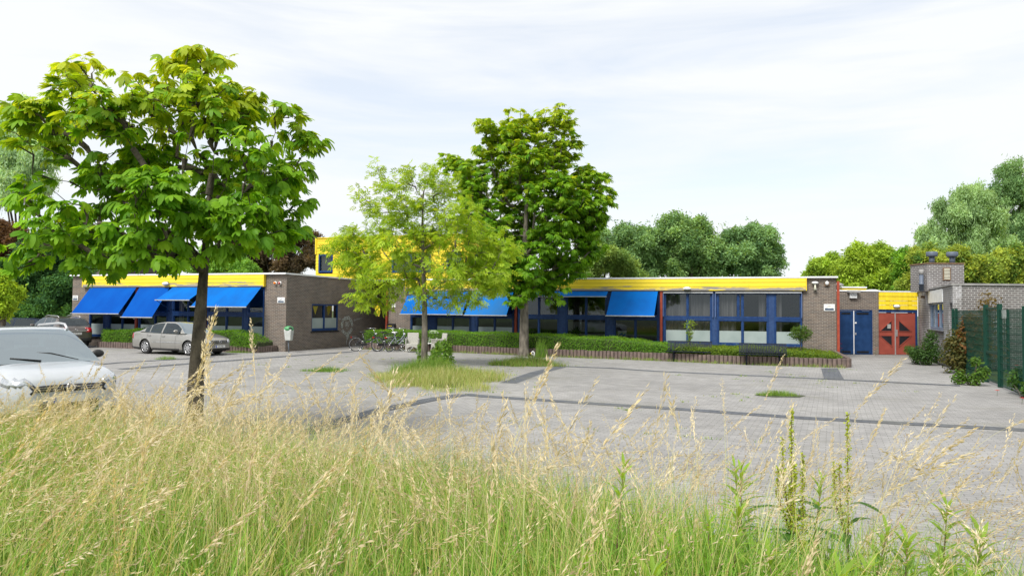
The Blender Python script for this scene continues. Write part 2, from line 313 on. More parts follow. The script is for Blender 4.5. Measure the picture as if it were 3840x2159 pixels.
# =================================================================== SETTING: ground
def sheet(name, poly, z, mat, kind='structure'):
    b = MB(); b.face([(x, y, z) for x, y in poly]); o = b.build(name, mat); return tag(o, kind=kind)
sheet('ground', [(-900, -300), (900, -300), (900, 1500), (-900, 1500)], -.06, LAWN)
sheet('paving', [(-60, 3), (17, 3), (17.0, 17), (14.2, 20.2), (21.5, 40), (21.5, 46), (-60, 60)], 0, PAVE)
Cx, Cy, ANG = -11.03, 35.2, R(-18.5)          # corner of the left wing and the direction of its facade
ca, sa = math.cos(ANG), math.sin(ANG)
def W(s, n, z=0): return Vector((Cx+s*ca-n*sa, Cy+s*sa+n*ca, z))
def band(pts, w, i):
    b = MB(); pts = [Vector((p[0], p[1], 0)) for p in pts]; P = []
    for k, p in enumerate(pts):
        d = (pts[min(k+1, len(pts)-1)]-pts[max(k-1, 0)]).normalized(); nn = Vector((-d.y, d.x, 0))*w/2; P.append((p-nn, p+nn))
    for k in range(len(P)-1):
        z = Vector((0, 0, .004+.0015*i)); b.face([P[k][0]+z, P[k+1][0]+z, P[k+1][1]+z, P[k][1]+z])
    tag(b.build('paving_band', BAND), kind='structure')
def GP(*l): return [at(x, y).xy for x, y in l]
band(GP((1905, 1436), (2010, 1398), (2112, 1372)), .5, 0)
band(GP((2100, 1373), (2290, 1380), (2450, 1391), (2800, 1407), (3150, 1423), (3400, 1436), (3600, 1446)), .42, 1)
band(GP((1740, 1478), (1822, 1486), (2200, 1511), (2540, 1533), (3000, 1566), (3840, 1612), (4300, 1640)), .4, 2)
band(GP((1150, 1625), (1266, 1581), (1432, 1536), (1614, 1498), (1740, 1479)), .42, 3)
band(GP((457, 1384), (700, 1364), (900, 1349), (1110, 1333), (1314, 1319)), .45, 4)
band(GP((380, 1366), (443, 1360), (699, 1345), (800, 1336)), .3, 5)
sq = MB(); P4 = [at(*c6) for c6 in ((3079, 1381), (3141, 1381), (3164, 1422), (3091, 1422))]; sq.face([(p.x, p.y, .0125) for p in reversed(P4)]); tag(sq.build('paving_patch', BAND), kind='structure')

# grass bank in front: the camera stands on it
def edge(x):
    x = np.asarray(x, dtype=float)
    return np.interp(x, [-30, -12, -8, -5.5, -3.5, -1.5, 0, 1.5, 3, 4.5, 6, 8, 14], [12.5, 12, 11.3, 11.2, 10.4, 8.9, 7.7, 6.3, 5.1, 4.5, 4.1, 3.9, 3.7])
def bank(x, y):
    e = edge(x); t = np.clip((e-np.asarray(y, dtype=float))/(e-1.6), 0, 1); return .014+.72*t*t*(3-2*t)*1.0
def make_bank():
    xs = np.linspace(-30, 14, 90); vs = np.linspace(0, 1, 40); V = []
    for x in xs:
        e = float(edge(x))
        for v in vs: y = -25+(e+25)*(1-(1-v)**2); V.append((x, y, float(bank(x, y)) if y > 1.6 else float(bank(x, 1.6))+.05*math.sin(x*1.3+y)))
    nx, ny = len(xs), len(vs); Q = [(i*ny+j, (i+1)*ny+j, (i+1)*ny+j+1, i*ny+j+1) for i in range(nx-1) for j in range(ny-1)]
    o = npmesh('grass_bank', np.array(V), np.array(Q), None, SOIL, smooth=True); tag(o, kind='structure')
make_bank()

# =================================================================== SCHOOL BUILDING
SB = empty('school_building', (Cx, Cy, 0), ANG, 'long low brown brick school with yellow fascia, blue windows and a yellow upper storey', 'building')
def B(): return MB()
wallL = B()
N2 = 7.1
# left wing: brick ends, sill wall, back
wallL.box(-13.85, -12.62, 0, .3, 0, 3.77).box(-1.25, 0, 0, .3, 0, 3.77).box(-12.62, -1.25, .02, .3, 0, .5)
wallL.box(-13.85, -13.55, .3, 12, 0, 3.77)
wallL.build('wall', BRICK, SB, uv=True)
# side wall with its window opening
ws = B(); ws.box(-.3, 0, .3, 2.18, 0, 3.77).box(-.3, 0, 4.67, 10.6, 0, 3.77).box(-.3, 0, 2.18, 4.67, 0, .93).box(-.3, 0, 2.18, 4.67, 2.36, 3.77)
ws.build('wall', BRICK, SB, uv=True)
wl = B()
for k in range(34): wl.box(.003, .008, 2.02+k*.083, 2.09+k*.083, 2.38, 2.58)
wl.build('soldier_course', BRICK, SB, uv=True)
# right wing
wr = B(); wr.box(1.78, 3.18, N2, N2+.3, 0, 3.77).box(23.88, 25.36, N2, N2+.3, 0, 3.77).box(3.18, 23.88, N2+.02, N2+.3, 0, .5).box(25.06, 25.36, N2+.3, N2+9, 0, 3.77).box(-.3, 25.06, N2+8.7, N2+9, 0, 3.77)
wr.box(1.78, 2.08, N2+.3, N2+4.0, 0, 3.77)
wr.build('wall', BRICK, SB, uv=True)
# entrance recess back wall with blue door
er = B(); er.box(0, 1.78, 10.6, 10.9, 0, 3.77); er.build('wall', BRICK, SB, uv=True)
ed = B(); ed.box(.35, 1.5, 10.54, 10.6, .02, 2.4); ed.build('door', DBLUE, SB)
# flat roofs and white roof edge trim
rf = B(); rf.box(-13.8, -.05, .05, 12, 3.6, 3.765).box(-.05, 25.3, 10.9, N2+9, 3.6, 3.765).box(1.85, 25.3, N2+.06, 10.9, 3.6, 3.765).box(-.05, 1.85, 7.2, 10.9, 3.66, 3.765)
rf.build('roof', ROOF, SB)
tm = B(); tm.box(-13.9, .06, -.17, .12, 3.772, 3.845).box(-.24, .06, .12, N2+3.8, 3.772, 3.845).box(.06, 1.72, N2+.35, N2+.6, 3.772, 3.845).box(1.72, 25.42, N2-.17, N2+.12, 3.772, 3.845).box(25.13, 25.42, N2+.12, N2+9, 3.772, 3.845).box(-13.9, -13.62, .12, 12, 3.772, 3.845)
tm.build('roof_trim', WHITE, SB)
def fascia(s0, s1, n, seed):
    b = B(); rnd = random.Random(seed)
    for k in range(3):
        z0 = 3.175+.2*k; cuts = [s0]+sorted(rnd.uniform(s0+1, s1-1) for _ in range(int((s1-s0)/5)))+[s1]
        for a, c in zip(cuts[:-1], cuts[1:]):
            a2, c2 = a+.002, c-.002; y0, y1 = n-.165, n-.15
            b.hexa(((a2, y0, z0), (c2, y0, z0), (c2, n-.02, z0), (a2, n-.02, z0), (a2, y1, z0+.192), (c2, y1, z0+.192), (c2, n-.02, z0+.192), (a2, n-.02, z0+.192)))
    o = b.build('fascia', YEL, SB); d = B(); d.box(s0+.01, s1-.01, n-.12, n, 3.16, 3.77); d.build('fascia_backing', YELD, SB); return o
fascia(-12.95, -1.25, 0, 3); fascia(2.95, 24.02, N2, 4)
for q_ in ((-1.249, -1.2, -.17, 0), (24.021, 24.06, N2-.17, N2), (2.905, 2.949, N2-.17, N2), (-12.99, -12.951, -.17, 0)): B().box(*q_, 3.17, 3.768).build('fascia_end', YELP, SB)
# windows
def window(s0, s1, n, mulls, film=True, top=3.12, bot=.5, rail=(1.69, 1.88), lower_mulls=None, upper=True, par=SB):
    f = B(); w = .075; y0, y1 = n-.015, n+.10
    f.box(s0, s0+w, y0, y1, bot, top).box(s1-w, s1, y0, y1, bot, top).box(s0+w, s1-w, y0, y1, top-.09, top).box(s0+w, s1-w, y0, y1, bot, bot+.10).box(s0+w, s1-w, y0-.01, y1, rail[0], rail[0]+.085).box(s0+w, s1-w, y0-.004, y1, rail[0]+.095, rail[1])
    for m in mulls: f.box(m-.035, m+.035, y0+.006, y1, rail[1], top-.09)
    for m in (lower_mulls if lower_mulls is not None else mulls): f.box(m-.035, m+.035, y0+.006, y1, bot+.10, rail[0])
    # sash frames set behind the outer frame
    for z0, z1, ms in ((rail[1], top-.09, mulls), (bot+.1, rail[0], lower_mulls if lower_mulls is not None else mulls)):
        ed_ = [s0+w]+[q for m in ms for q in (m-.035, m+.035)]+[s1-w]
        for a, c in zip(ed_[0::2], ed_[1::2]):
            f.box(a, a+.03, y0+.04, y1-.01, z0, z1).box(c-.03, c, y0+.04, y1-.01, z0, z1).box(a+.03, c-.03, y0+.04, y1-.01, z0, z0+.03).box(a+.03, c-.03, y0+.04, y1-.01, z1-.03, z1)
    o = f.build('window', BLUE, par)
    g = B(); g.face(((s0+w, n+.06, bot+.1), (s1-w, n+.06, bot+.1), (s1-w, n+.06, rail[0]), (s0+w, n+.06, rail[0])))
    g.face(((s0+w, n+.06, rail[1]), (s1-w, n+.06, rail[1]), (s1-w, n+.06, top-.09), (s0+w, n+.06, top-.09))); g.build('pane', GLASS, o)
    if film: h = B(); h.face(((s0+w, n+.052, bot+.1), (s1-w, n+.052, bot+.1), (s1-w, n+.052, 1.2), (s0+w, n+.052, 1.2))); h.build('frosted_film', FROST, o)
    return o
FLW = [(-12.6, -11.52, []), (-11.22, -9.36, [-10.3]), (-9.18, -7.24, [-8.1]), (-6.94, -4.92, [-5.95]), (-4.72, -2.5, [-3.55]), (-2.27, -1.27, [])]
for a, c, m in FLW: window(a, c, 0, m)
FRW = [(3.2, 4.35, [], 1), (4.72, 6.87, [5.79], 1), (7.2, 9.38, [8.27], 1), (9.62, 11.9, [10.78], 0), (12.26, 14.46, [13.35], 0), (14.81, 17.12, [15.93], 0), (17.36, 19.72, [18.53], 1), (19.95, 22.36, [20.95, 21.15], 1), (22.6, 23.86, [], 1)]
for i, (a, c, m, fl) in enumerate(FRW): window(a, c, N2, m, bool(fl), lower_mulls=[21.15] if i == 7 else None)
for a, c, n in ((-11.52, -11.22, 0), (-7.24, -6.94, 0), (-2.5, -2.27, 0), (4.35, 4.72, N2), (6.87, 7.2, N2), (11.9, 12.26, N2), (14.46, 14.81, N2), (19.72, 19.95, N2), (22.36, 22.6, N2)):
    b = B(); b.box(a, c, n+.0, n+.1, .5, 3.14).box(a+.06, c-.06, n-.014, n, .5, 3.14); b.build('pilaster', BLUE2, SB)
for s, n in ((-9.27, 0), (-4.82, 0), (9.5, N2), (17.24, N2)):
    b = B(); b.box(s-.06, s+.06, n-.10, n+.05, 0, 3.165); b.build('post', RED, SB)
    b = B(); b.box(s-.12, s+.12, n+.05, n+.12, .5, 3.16); b.build('post_backing', BLUE, SB)
for s, n, z1 in ((1.72, N2-.02, 3.6), (25.43, N2-.02, 3.62)):
    b = B(); b.box(s-.055, s+.055, n-.1, n+.05, 0, z1); b.build('post', RED, SB)
# window band header and sill strip
hd = B(); hd.box(-12.62, -1.25, .0, .12, 3.125, 3.17).box(3.18, 23.88, N2, N2+.12, 3.125, 3.17); hd.build('header', BLUE, SB)
sl = B(); sl.box(-12.62, -1.25, -.05, .02, .44, .5).box(3.18, 23.88, N2-.05, N2+.02, .44, .5); sl.build('sill', BLKP, SB)
# side wall window
sw = B(); A0, A1, Z0, Z1 = 2.18, 4.67, .95, 2.36
sw.box(-.12, -.02, A0, A0+.07, Z0, Z1).box(-.12, -.02, A1-.07, A1, Z0, Z1).box(-.12, -.02, A0+.07, A1-.07, Z1-.08, Z1).box(-.12, -.02, A0+.07, A1-.07, Z0, Z0+.13).box(-.12, -.012, 3.30, 3.40, Z0+.13, Z1-.08)
swo = sw.build('window', BLUE, SB)
g = B(); g.face(((-.07, A0+.07, Z0+.13), (-.07, A1-.07, Z0+.13), (-.07, A1-.07, Z1-.08), (-.07, A0+.07, Z1-.08))); g.build('pane', GLASS, swo)
g = B(); g.face(((-.062, A0+.07, Z0+.13), (-.062, A1-.07, Z0+.13), (-.062, A1-.07, 1.62), (-.062, A0+.07, 1.62))); g.build('frosted_film', FROST, swo)
g = B(); g.face(((-.09, 2.38, 2.24), (-.09, 2.62, 1.8), (-.09, 2.85, 2.24))); g.build('paper_pennant', YELP, swo)
g = B(); g.box(-.02, .05, 2.1, 4.75, .87, .93); g.build('sill', BLKP, SB)
# rooms behind the windows
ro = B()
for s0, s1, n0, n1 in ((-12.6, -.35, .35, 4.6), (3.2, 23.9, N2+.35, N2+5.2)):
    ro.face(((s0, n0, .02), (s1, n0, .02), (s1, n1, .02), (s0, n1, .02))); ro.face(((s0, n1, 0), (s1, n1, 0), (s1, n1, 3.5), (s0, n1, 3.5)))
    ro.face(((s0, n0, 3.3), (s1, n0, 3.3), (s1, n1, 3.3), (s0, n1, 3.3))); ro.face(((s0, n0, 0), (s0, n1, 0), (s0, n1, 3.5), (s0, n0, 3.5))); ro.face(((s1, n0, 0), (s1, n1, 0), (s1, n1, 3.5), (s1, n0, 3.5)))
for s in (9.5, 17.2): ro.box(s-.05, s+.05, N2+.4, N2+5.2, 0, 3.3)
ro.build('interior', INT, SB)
# upper storey, clad in yellow boards
US0, US1, UN, UT = -3.7, 6.4, 8.0, 6.4
up = B()
wins = [(-3.5, -2.5, 4.32, 5.42), (1.5, 4.0, 4.28, 5.35), (5.0, 5.9, 4.32, 5.35)]
z = 3.85; k = 0
while z < UT-.02:
    z1 = min(z+.2, UT); segs = [(US0, US1)]
    for a, c, q0, q1 in wins:
        if z1 > q0+.02 and z < q1-.02:
            segs = [t for s_ in segs for t in ((s_[0], a), (c, s_[1])) if t[1]-t[0] > .01] if len(segs) == 1 else [t for s_ in segs for t in (((s_[0], a), (c, s_[1])) if s_[0] < a < s_[1] else (s_,))]
    for a, c in segs: up.hexa(((a, UN-.03, z), (c, UN-.03, z), (c, UN+.1, z), (a, UN+.1, z), (a, UN-.015, z1-.004), (c, UN-.015, z1-.004), (c, UN+.1, z1-.004), (a, UN+.1, z1-.004)))
    z += .2
up.build('upper_cladding', YELP, SB)
ub = B(); ub.box(US0+.1, US1-.1, UN+.22, UN+6, 3.8, UT-.1); ub.box(US0, US0+.1, UN+.1, UN+6, 3.8, UT).box(US1-.1, US1, UN+.1, UN+6, 3.8, UT); ub.build('upper_wall', YELP, SB)
ut = B(); ut.box(US0-.04, US1+.04, UN-.07, UN+6, UT, UT+.05); ut.box(US0-.04, US0+.06, UN-.07, UN+.1, 5.44, UT); ut.build('upper_roof', YELP, SB)
for a, c, q0, q1 in wins:
    f = B(); f.box(a, a+.09, UN-.05, UN+.1, q0, q1).box(c-.09, c, UN-.05, UN+.1, q0, q1).box(a+.09, c-.09, UN-.05, UN+.1, q1-.08, q1).box(a+.09, c-.09, UN-.05, UN+.1, q0, q0+.1)
    if c-a > 2: f.box((a+c)/2-.05, (a+c)/2+.05, UN-.05, UN+.1, q0+.1, q1-.08)
    o = f.build('window', BLUE, SB); g = B(); g.face(((a+.09, UN+.05, q0+.1), (c-.09, UN+.05, q0+.1), (c-.09, UN+.05, q1-.08), (a+.09, UN+.05, q1-.08))); g.build('pane', GLASS, o)
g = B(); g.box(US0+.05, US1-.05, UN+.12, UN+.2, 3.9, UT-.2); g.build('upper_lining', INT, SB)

# =================================================================== AWNINGS
AWG = 'blue awnings over the windows'
def awning(s0, s1, n, z1, out_, mat, label, sag=0):
    c = (s0+s1)/2; e = empty('awning', W(c, n, 3.15), ANG, label, 'awning', AWG); h = (s1-s0)/2
    f = B(); m = 6; dz = z1-3.15; PR = -.13
    nu = 14
    def pt(i, j):
        t = j/m; u = i/nu; return (-h+2*h*u, PR+(-out_-PR)*t, dz*t-.015*math.sin(t*math.pi)-.006*math.sin(u*math.pi)*t+.004*math.sin(u*40+j)*t)
    i0 = len(f.v)
    for j in range(m+1):
        for i in range(nu+1): f.v.append(pt(i, j))
    for j in range(m):
        for i in range(nu): f.f.append((j*(nu+1)+i, (j+1)*(nu+1)+i, (j+1)*(nu+1)+i+1, j*(nu+1)+i+1)); f.sm.append(True)
    f.build('fabric', mat, e)
    b = B(); b.bar((-h-.04, -out_-.01, dz-.01), (h+.04, -out_-.01, dz-.01), .035, .045); b.build('front_bar', ALU, e)
    b = B(); b.box(-h, h, PR-.02, PR+.06, -.04, .03); b.build('roller', BLKP, e)
    for sg in (-1, 1):
        b = B(); x = sg*(h-.03); zz = 1.95-3.15
        b.tube([(x, -.04, zz), (x, -.04-.55*out_, (zz+dz)/2-.03), (x, -out_+.02, dz-.02)], .016, 6); b.build('arm', BLUE, e)
    return e
awning(-12.42, -9.23, 0, 1.76, 1.25, AWN2, 'deep blue awning with a green-stained lower edge, leftmost, above the parked brown car')
awning(-9.03, -7.04, 0, 1.60, 1.25, AWN2, 'narrow deep blue awning let down lowest, second from the left wing end')
awning(-6.83, -4.75, 0, 2.48, 1.25, AWN, 'short half-raised blue awning between two lowered ones on the left wing, above the silver sedan')
awning(-4.65, -1.37, 0, 2.16, 1.25, AWN, 'blue awning on the left wing, between the big tree trunk and the brick corner')
awning(3.15, 6.85, N2, 1.87, 1.2, AWN, 'bright blue awning behind the slender walnut tree, leftmost on the right wing')
awning(7.01, 9.39, N2, 1.85, 1.3, AWNF, 'blue awning with a faded stained patch, left of the red post behind the trees')
awning(9.68, 14.54, N2, 2.86, .72, AWN, 'long blue awning almost rolled up, right of the middle chestnut trunk')
awning(14.73, 17.08, N2, 1.90, 1.62, AWN, 'clean blue awning let down left of the last red post, rightmost of the lowered ones')
def frame_awning(s0, s1, label):
    c, h = (s0+s1)/2, (s1-s0)/2; e = empty('rolled_awning', W(c, N2, 3.15), ANG, label, 'awning frame', 'rolled-up awning frames')
    b = B(); b.box(-h, h, -.13, -.07, -.10, -.05); b.build('front_bar', ALU, e)
    for sg in (-1, 1): b = B(); b.box(sg*h-.02, sg*h+.02, -.10, -.06, -1.28, -.10); b.build('arm', noisy('pale_blue_arm', (.10, .16, .32), (.08, .12, .25), 4, .4) if 'pale_blue_arm' not in MATS else MATS['pale_blue_arm'], e)
frame_awning(17.34, 19.76, 'rolled-up awning frame with hanging arms, right beside the last red post')
frame_awning(19.88, 23.84, 'wide rolled-up awning frame with hanging arms, next to the right brick end wall')

# =================================================================== small things on the school walls
def on_wall(name, s, n, z, label, cat, group=None): return empty(name, W(s, n, z), ANG, label, cat, group)
def signboard(s, n, z, w, h, label, kind):
    e = on_wall('sign_board', s, n, z, label, 'sign', 'white sign boards on the brick ends')
    b = B(); b.box(-w/2, w/2, -.035, -.005, -h/2, h/2); b.build('board', SIGNW, e)
    b = B(); b.box(-w*.4, w*.4, -.039, -.035, -h*.4, -h*.14 if kind != 'b' else -h*.1); b.build('dark_strip', SIGNB, e)
    if kind == 'boat':
        b = B(); b.bar((-w*.2, -.038, -h*.1), (w*.1, -.038, h*.3), .012, .004).bar((-w*.3, -.038, -h*.02), (w*.02, -.038, h*.02), .01, .004).bar((w*.1, -.038, h*.3), (w*.02, -.038, -.02), .008, .004); b.build('emblem', SIGNB, e)
    elif kind == 'arc':
        b = B(); b.tube([(-w*.32, -.038, -h*.12), (-w*.1, -.038, h*.1), (w*.1, -.038, h*.1), (w*.32, -.038, -h*.12)], .007, 5)
        for dz in (.3, .22): b.bar((-w*.14, -.038, h*dz), (w*.16, -.038, h*dz), .006, .01, up=(0, 1, 0))
        b.build('emblem', SIGNC, e)
    else:
        b = B()
        for dz in (.3, .18, .04): b.bar((-w*.35, -.038, h*dz), (w*.34, -.038, h*dz), .006, .012, up=(0, 1, 0))
        b.build('text_lines', MATS['grey_metal'], e)
signboard(-13.6, 0, 2.58, .38, .27, 'small white and blue sign on the far left brick end, half behind the first awning', 'b')
signboard(-.28, 0, 2.51, .42, .27, 'white sign with boat sketch and navy strip on the brick corner above the bin', 'boat')
signboard(25.05, N2, 2.38, .48, .32, 'white sign with pale arc and navy strip on the right brick end', 'arc')
def beacon(s, z, mat, label):
    e = on_wall('alarm_lamp', s, 0, z, label, 'alarm lamp'); b = B(); b.lathe([(.085, 0), (.085, -.06), (.06, -.065)], ax=(0, 1, 0), n=16); b.build('base', SIGNW, e)
    b = B(); b.ball((0, -.09, 0), .062, sq=(1, 1.3, 1)); b.build('lens', mat, e)
beacon(-.62, 3.34, ORL, 'orange alarm lamp high on the brick corner of the left wing')
beacon(-.36, 3.34, REDL, 'red alarm lamp high on the brick corner of the left wing')
def floodlight(s, n, z, label):
    e = on_wall('fascia_lamp', s, n-.17, z, label, 'lamp', 'white lamps on the yellow fascia')
    b = B(); b.ball((0, -.1, 0), .2, 16, 8, (1, .55, .42)); b.build('diffuser', SIGNW, e); b = B(); b.box(-.12, .12, -.06, 0, .0, .1); b.build('bracket', MATS['grey_metal'], e)
floodlight(-7.19, 0, 3.33, 'white oval lamp on the yellow fascia of the left wing')
floodlight(18.52, N2, 3.27, 'white oval lamp on the yellow fascia above the right windows')
floodlight(8.6, N2, 3.25, 'white oval lamp on the yellow fascia between the two trees')
# camera/horn and small lamp on right brick end
e = on_wall('wall_siren', 24.43, N2, 3.4, 'white horn-shaped siren high on the right brick end wall', 'siren')
b = B(); b.ball((0, -.1, .14), .16, 14, 8, (1, .8, .45)); b.build('hood', SIGNW, e); b = B(); b.lathe([(.04, .1), (.04, -.06), (.09, -.2)], c=(0, -.12, 0), n=12); b.build('horn', SIGNC, e)
e = on_wall('wall_lamp', 24.95, N2, 3.5, 'small rusty-backed white lamp high on the right brick end wall', 'lamp')
b = B(); b.box(-.12, .12, -.05, 0, -.12, .06); b.build('back_plate', RUST, e); b = B(); b.ball((0, -.1, .02), .085, sq=(1, 1, 1.2)); b.build('globe', SIGNW, e)
# mailbox
e = on_wall('mailbox', 2.04, N2, 1.1, 'black mailbox with small yellow lettering on the brick wall behind the bikes', 'mailbox')
b = B(); b.hexa(((-.24, -.28, -.22), (.24, -.28, -.22), (.24, -.01, -.22), (-.24, -.01, -.22), (-.24, -.2, .16), (.24, -.2, .16), (.24, -.01, .22), (-.24, -.01, .22))); b.build('box', BLACK, e, bevel=.015)
b = B(); b.box(-.25, .25, -.24, -.2, .13, .17); b.build('flap', BLKP, e); b = B(); b.box(-.12, .1, -.245, -.235, .06, .085); b.build('lettering', YELP, e)
e = on_wall('notice_paper', 2.12, N2, 2.33, 'small white notice on the brick wall left of the walnut-shaded awning', 'notice'); b = B(); b.box(-.12, .12, -.02, -.005, -.09, .09); b.build('sheet', SIGNW, e)
# pennant on a pole
e = on_wall('pennant', 1.5, N2-.5, 2.5, 'long yellow pennant hanging from a slanting pole beside the entrance', 'flag')
b = B(); b.tube([(.35, .4, -.3), (-.25, -.5, .55)], .018, 6); b.build('pole', ALU, e)
b = B()
P = [(-.25, -.5, .55, .05), (-.15, -.42, .2, .12), (-.06, -.32, -.1, .14), (.0, -.28, -.35, .16), (.05, -.27, -.6, .1), (.08, -.27, -.78, .02)]
for (x, y, z, w_), (x2, y2, z2, w2) in zip(P[:-1], P[1:]): b.face(((x-w_, y, z), (x+w_, y+.03, z), (x2+w2, y2+.03, z2), (x2-w2, y2, z2)), True)
b.build('cloth', YELP, e)
b = B(); b.ring((.38, .42, -.36), (0, 1, 0), .05, .012, 14, 5); b.build('hook', ALU, e)
# chalk drawing: flower wreath around a shield, long stem, scribbled words
e = on_wall('chalk_drawing', 0, 0, 0, 'pale chalk flower with wreath of petals and shield drawn on the brick side wall', 'wall drawing')
rnd = random.Random(5); b = B(); X = .006; cc = (5.6, 1.22)
for k in range(15):
    a = 2*math.pi*k/15; y, z = cc[0]+.52*math.cos(a), cc[1]+.4*math.sin(a)-(.1 if math.sin(a) < -.3 else 0)
    for q in range(2): b.ring((X+.002*(k % 3), y+rnd.uniform(-.03, .03), z+rnd.uniform(-.03, .03)), (1, rnd.uniform(-.05, .05), 0), .10-.035*q, .007, 10, 4)
b.build('wreath', CHALK, e)
b = B(); b.tube([(X, cc[0]-.2, cc[1]+.18), (X, cc[0]-.2, cc[1]-.02), (X, cc[0], cc[1]-.24), (X, cc[0]+.2, cc[1]-.02), (X, cc[0]+.2, cc[1]+.18), (X, cc[0]-.2, cc[1]+.18)], .007, 4)
for dy in (-.06, .06): b.tube([(X, cc[0]+dy, cc[1]+.12), (X, cc[0]+dy, cc[1]-.08)], .010, 4); b.tube([(X, cc[0]+dy-.035, cc[1]+.12), (X, cc[0]+dy+.035, cc[1]+.12)], .007, 4)
b.build('shield', CHALK, e)
b = B(); b.tube([(X, 5.62, .66), (X, 5.6, .4), (X, 5.55, .12)], .010, 4); b.tube([(X, 5.6, .55), (X, 5.78, .7), (X, 5.72, .5), (X, 5.6, .4)], .014, 4); b.build('stem', CHALK, e)
for k, (y0, z0) in enumerate(((6.3, 1.48), (4.72, 1.55))):
    b = B(); n_ = 16 if k == 0 else 5; b.tube([(X, y0+i*.062, z0+(.05*math.sin(i*2.3)+.02*math.cos(i*1.1))+i*.008) for i in range(n_)], .006, 4); b.build('scribble', CHALK, e)

# things seen through the glass
def cloth(s0, s1, z0, z1, n, label, amp=.035):
    e = on_wall('curtain', (s0+s1)/2, n, z0, label, 'curtain', 'curtains behind the right windows'); h = (s1-s0)/2; b = B(); m = int((s1-s0)/.035)
    for i in range(m):
        x0, x1 = -h+2*h*i/m, -h+2*h*(i+1)/m; b.face(((x0, amp*math.sin(i*.9), 0), (x1, amp*math.sin((i+1)*.9), 0), (x1, amp*math.sin((i+1)*.9), z1-z0), (x0, amp*math.sin(i*.9), z1-z0)), True)
    b.build('cloth', CURT, e)
cloth(17.42, 18.5, .6, 3.1, N2+.3, 'grey curtain closed behind the window right of the last red post')
cloth(18.66, 19.66, .6, 3.1, N2+.34, 'grey curtain behind the pane with a folding chair reflected')
cloth(20.0, 20.85, 1.2, 3.1, N2+.26, 'pleated grey curtain behind the sliding window sash')
cloth(22.72, 22.95, .6, 3.1, N2+.3, 'narrow gathered curtain at the rightmost window')
cloth(21.9, 22.2, .6, 3.1, N2+.3, 'narrow gathered curtain at the right edge of the wide window')
cloth(-6.8, -6.5, .6, 3.1, .3, 'short pale curtain in the left wing above the silver sedan')
kc = empty('kitchen_cabinets', W(12.6, N2+2.6, 0), ANG, 'white kitchen cabinets with dark worktop seen through the middle windows', 'cabinet')
b = B(); b.box(-2.9, 4.3, 0, .6, .1, .86); b.build('base_unit', INTW, kc); b = B(); b.box(-2.95, 4.35, -.03, .62, .86, .9); b.build('worktop', BLKP, kc)
b = B()
for k in range(12): b.box(-2.85+k*.6, -2.85+k*.6+.01, -.006, 0, .12, .84)
b.build('drawer_gaps', BLKP, kc); b = B(); b.box(-1.2, 1.3, .3, .62, .95, 1.5); b.build('upper_unit', INTW, kc)
TL = np.array([[0, 0, 0], [.5, .18, .05], [1, 0, -.15], [.5, -.18, .05]]); TLQ = np.array([[0, 1, 2, 3]])     # pointed leaf, along +x
def foliage(pos, nrm, size, c0, c1, T=TL, TQ=TLQ, vary=.25, rs=None):
    n = len(pos); g = rs or RNG; R_ = frames(nrm, g.uniform(0, 6.28, n)); V, Q = scatter(T, TQ, pos, R_, size); t = g.random((n, 1)); c = np.array(c0)*(1-t)+np.array(c1)*t
    c = c*(1+g.uniform(-vary, vary, (n, 1))); return V, Q, np.repeat(c, len(T), axis=0)
def potplant(s, n, z, h, label):
    e = empty('potted_plant', W(s, n, z), ANG, label, 'potted plant'); b = B(); b.lathe([(.10, 0), (.14, .22), (.15, .22), (.15, .25), (.12, .25)], n=14); b.build('pot', MATS['grey_metal'], e)
    k = 70; a = RNG.uniform(0, 6.28, k); el = RNG.uniform(.1, 1.2, k); d = np.stack([np.cos(a)*np.cos(el), np.sin(a)*np.cos(el), np.sin(el)], 1)
    pos = np.array([[0, 0, .25]])+np.stack([0*a, 0*a, RNG.uniform(0, h*.5, k)], 1); z_ = np.cross(d, RNG.normal(size=(k, 3))); z_ = unit(z_); x = unit(d); y = np.cross(z_, x); Rm = np.stack([x, y, z_], 2)
    V, Q = scatter(TL*np.array([1, .5, 1]), TLQ, pos, Rm, RNG.uniform(.3, .6, k)*h); npmesh('foliage', V, Q, np.tile([.04, .10, .03], (len(V), 1)), LEAFS, e)
potplant(12.72, N2+.32, .5, .75, 'palm-like potted plant in grey pot on the sill of the middle window')
potplant(10.2, N2+.5, .55, .5, 'small potted plant behind the window by the middle chestnut trunk')
e = empty('child_drawing', W(15.2, N2+.45, .5), ANG, 'blue and yellow children\'s drawing standing in the window behind the last awning', 'picture')
b = B(); b.box(-.25, .2, 0, .02, .12, .6); b.build('paper', INTW, e)
b = B(); b.tube([(-.18, -.01, .36), (-.02, -.01, .48), (.02, -.01, .34), (.16, -.01, .44)], .045, 5); b.build('blue_shape', AWN, e)
b = B(); b.tube([(-.2, -.01, .24), (0, -.01, .2), (.14, -.01, .28)], .03, 5); b.build('yellow_shape', YELP, e)

# =================================================================== BLUE DOOR AND RED DOOR ENTRANCE BLOCK (square to the camera)
EB = empty('entrance_block', (16.81, 37.1, 0), 0, 'low brown brick link block with blue double doors and red double doors under yellow boards', 'building')
b = B(); b.box(-1.6, .02, 0, .3, 0, 3.25).box(1.76, 2.08, 0, .3, 0, 3.25).box(.02, 1.76, 0, .3, 2.3, 3.25).box(-1.6, -1.3, .3, 6, 0, 3.25); b.build('wall', BRICK, EB, uv=True)
b = B(); 
for k in range(22): b.box(.0+k*.082, .068+k*.082, -.006, 0, 2.31, 2.5)
b.build('soldier_course', BRICK, EB, uv=True)
b = B(); b.box(-1.6, 2.1, -.03, .3, 3.25, 3.32).box(2.1, 4.14, -.02, .3, 3.235, 3.29); b.build('roof_trim', WHITE, EB); b = B(); b.box(-1.6, 4.1, .3, 7, 3.0, 3.22); b.build('roof', ROOF, EB)
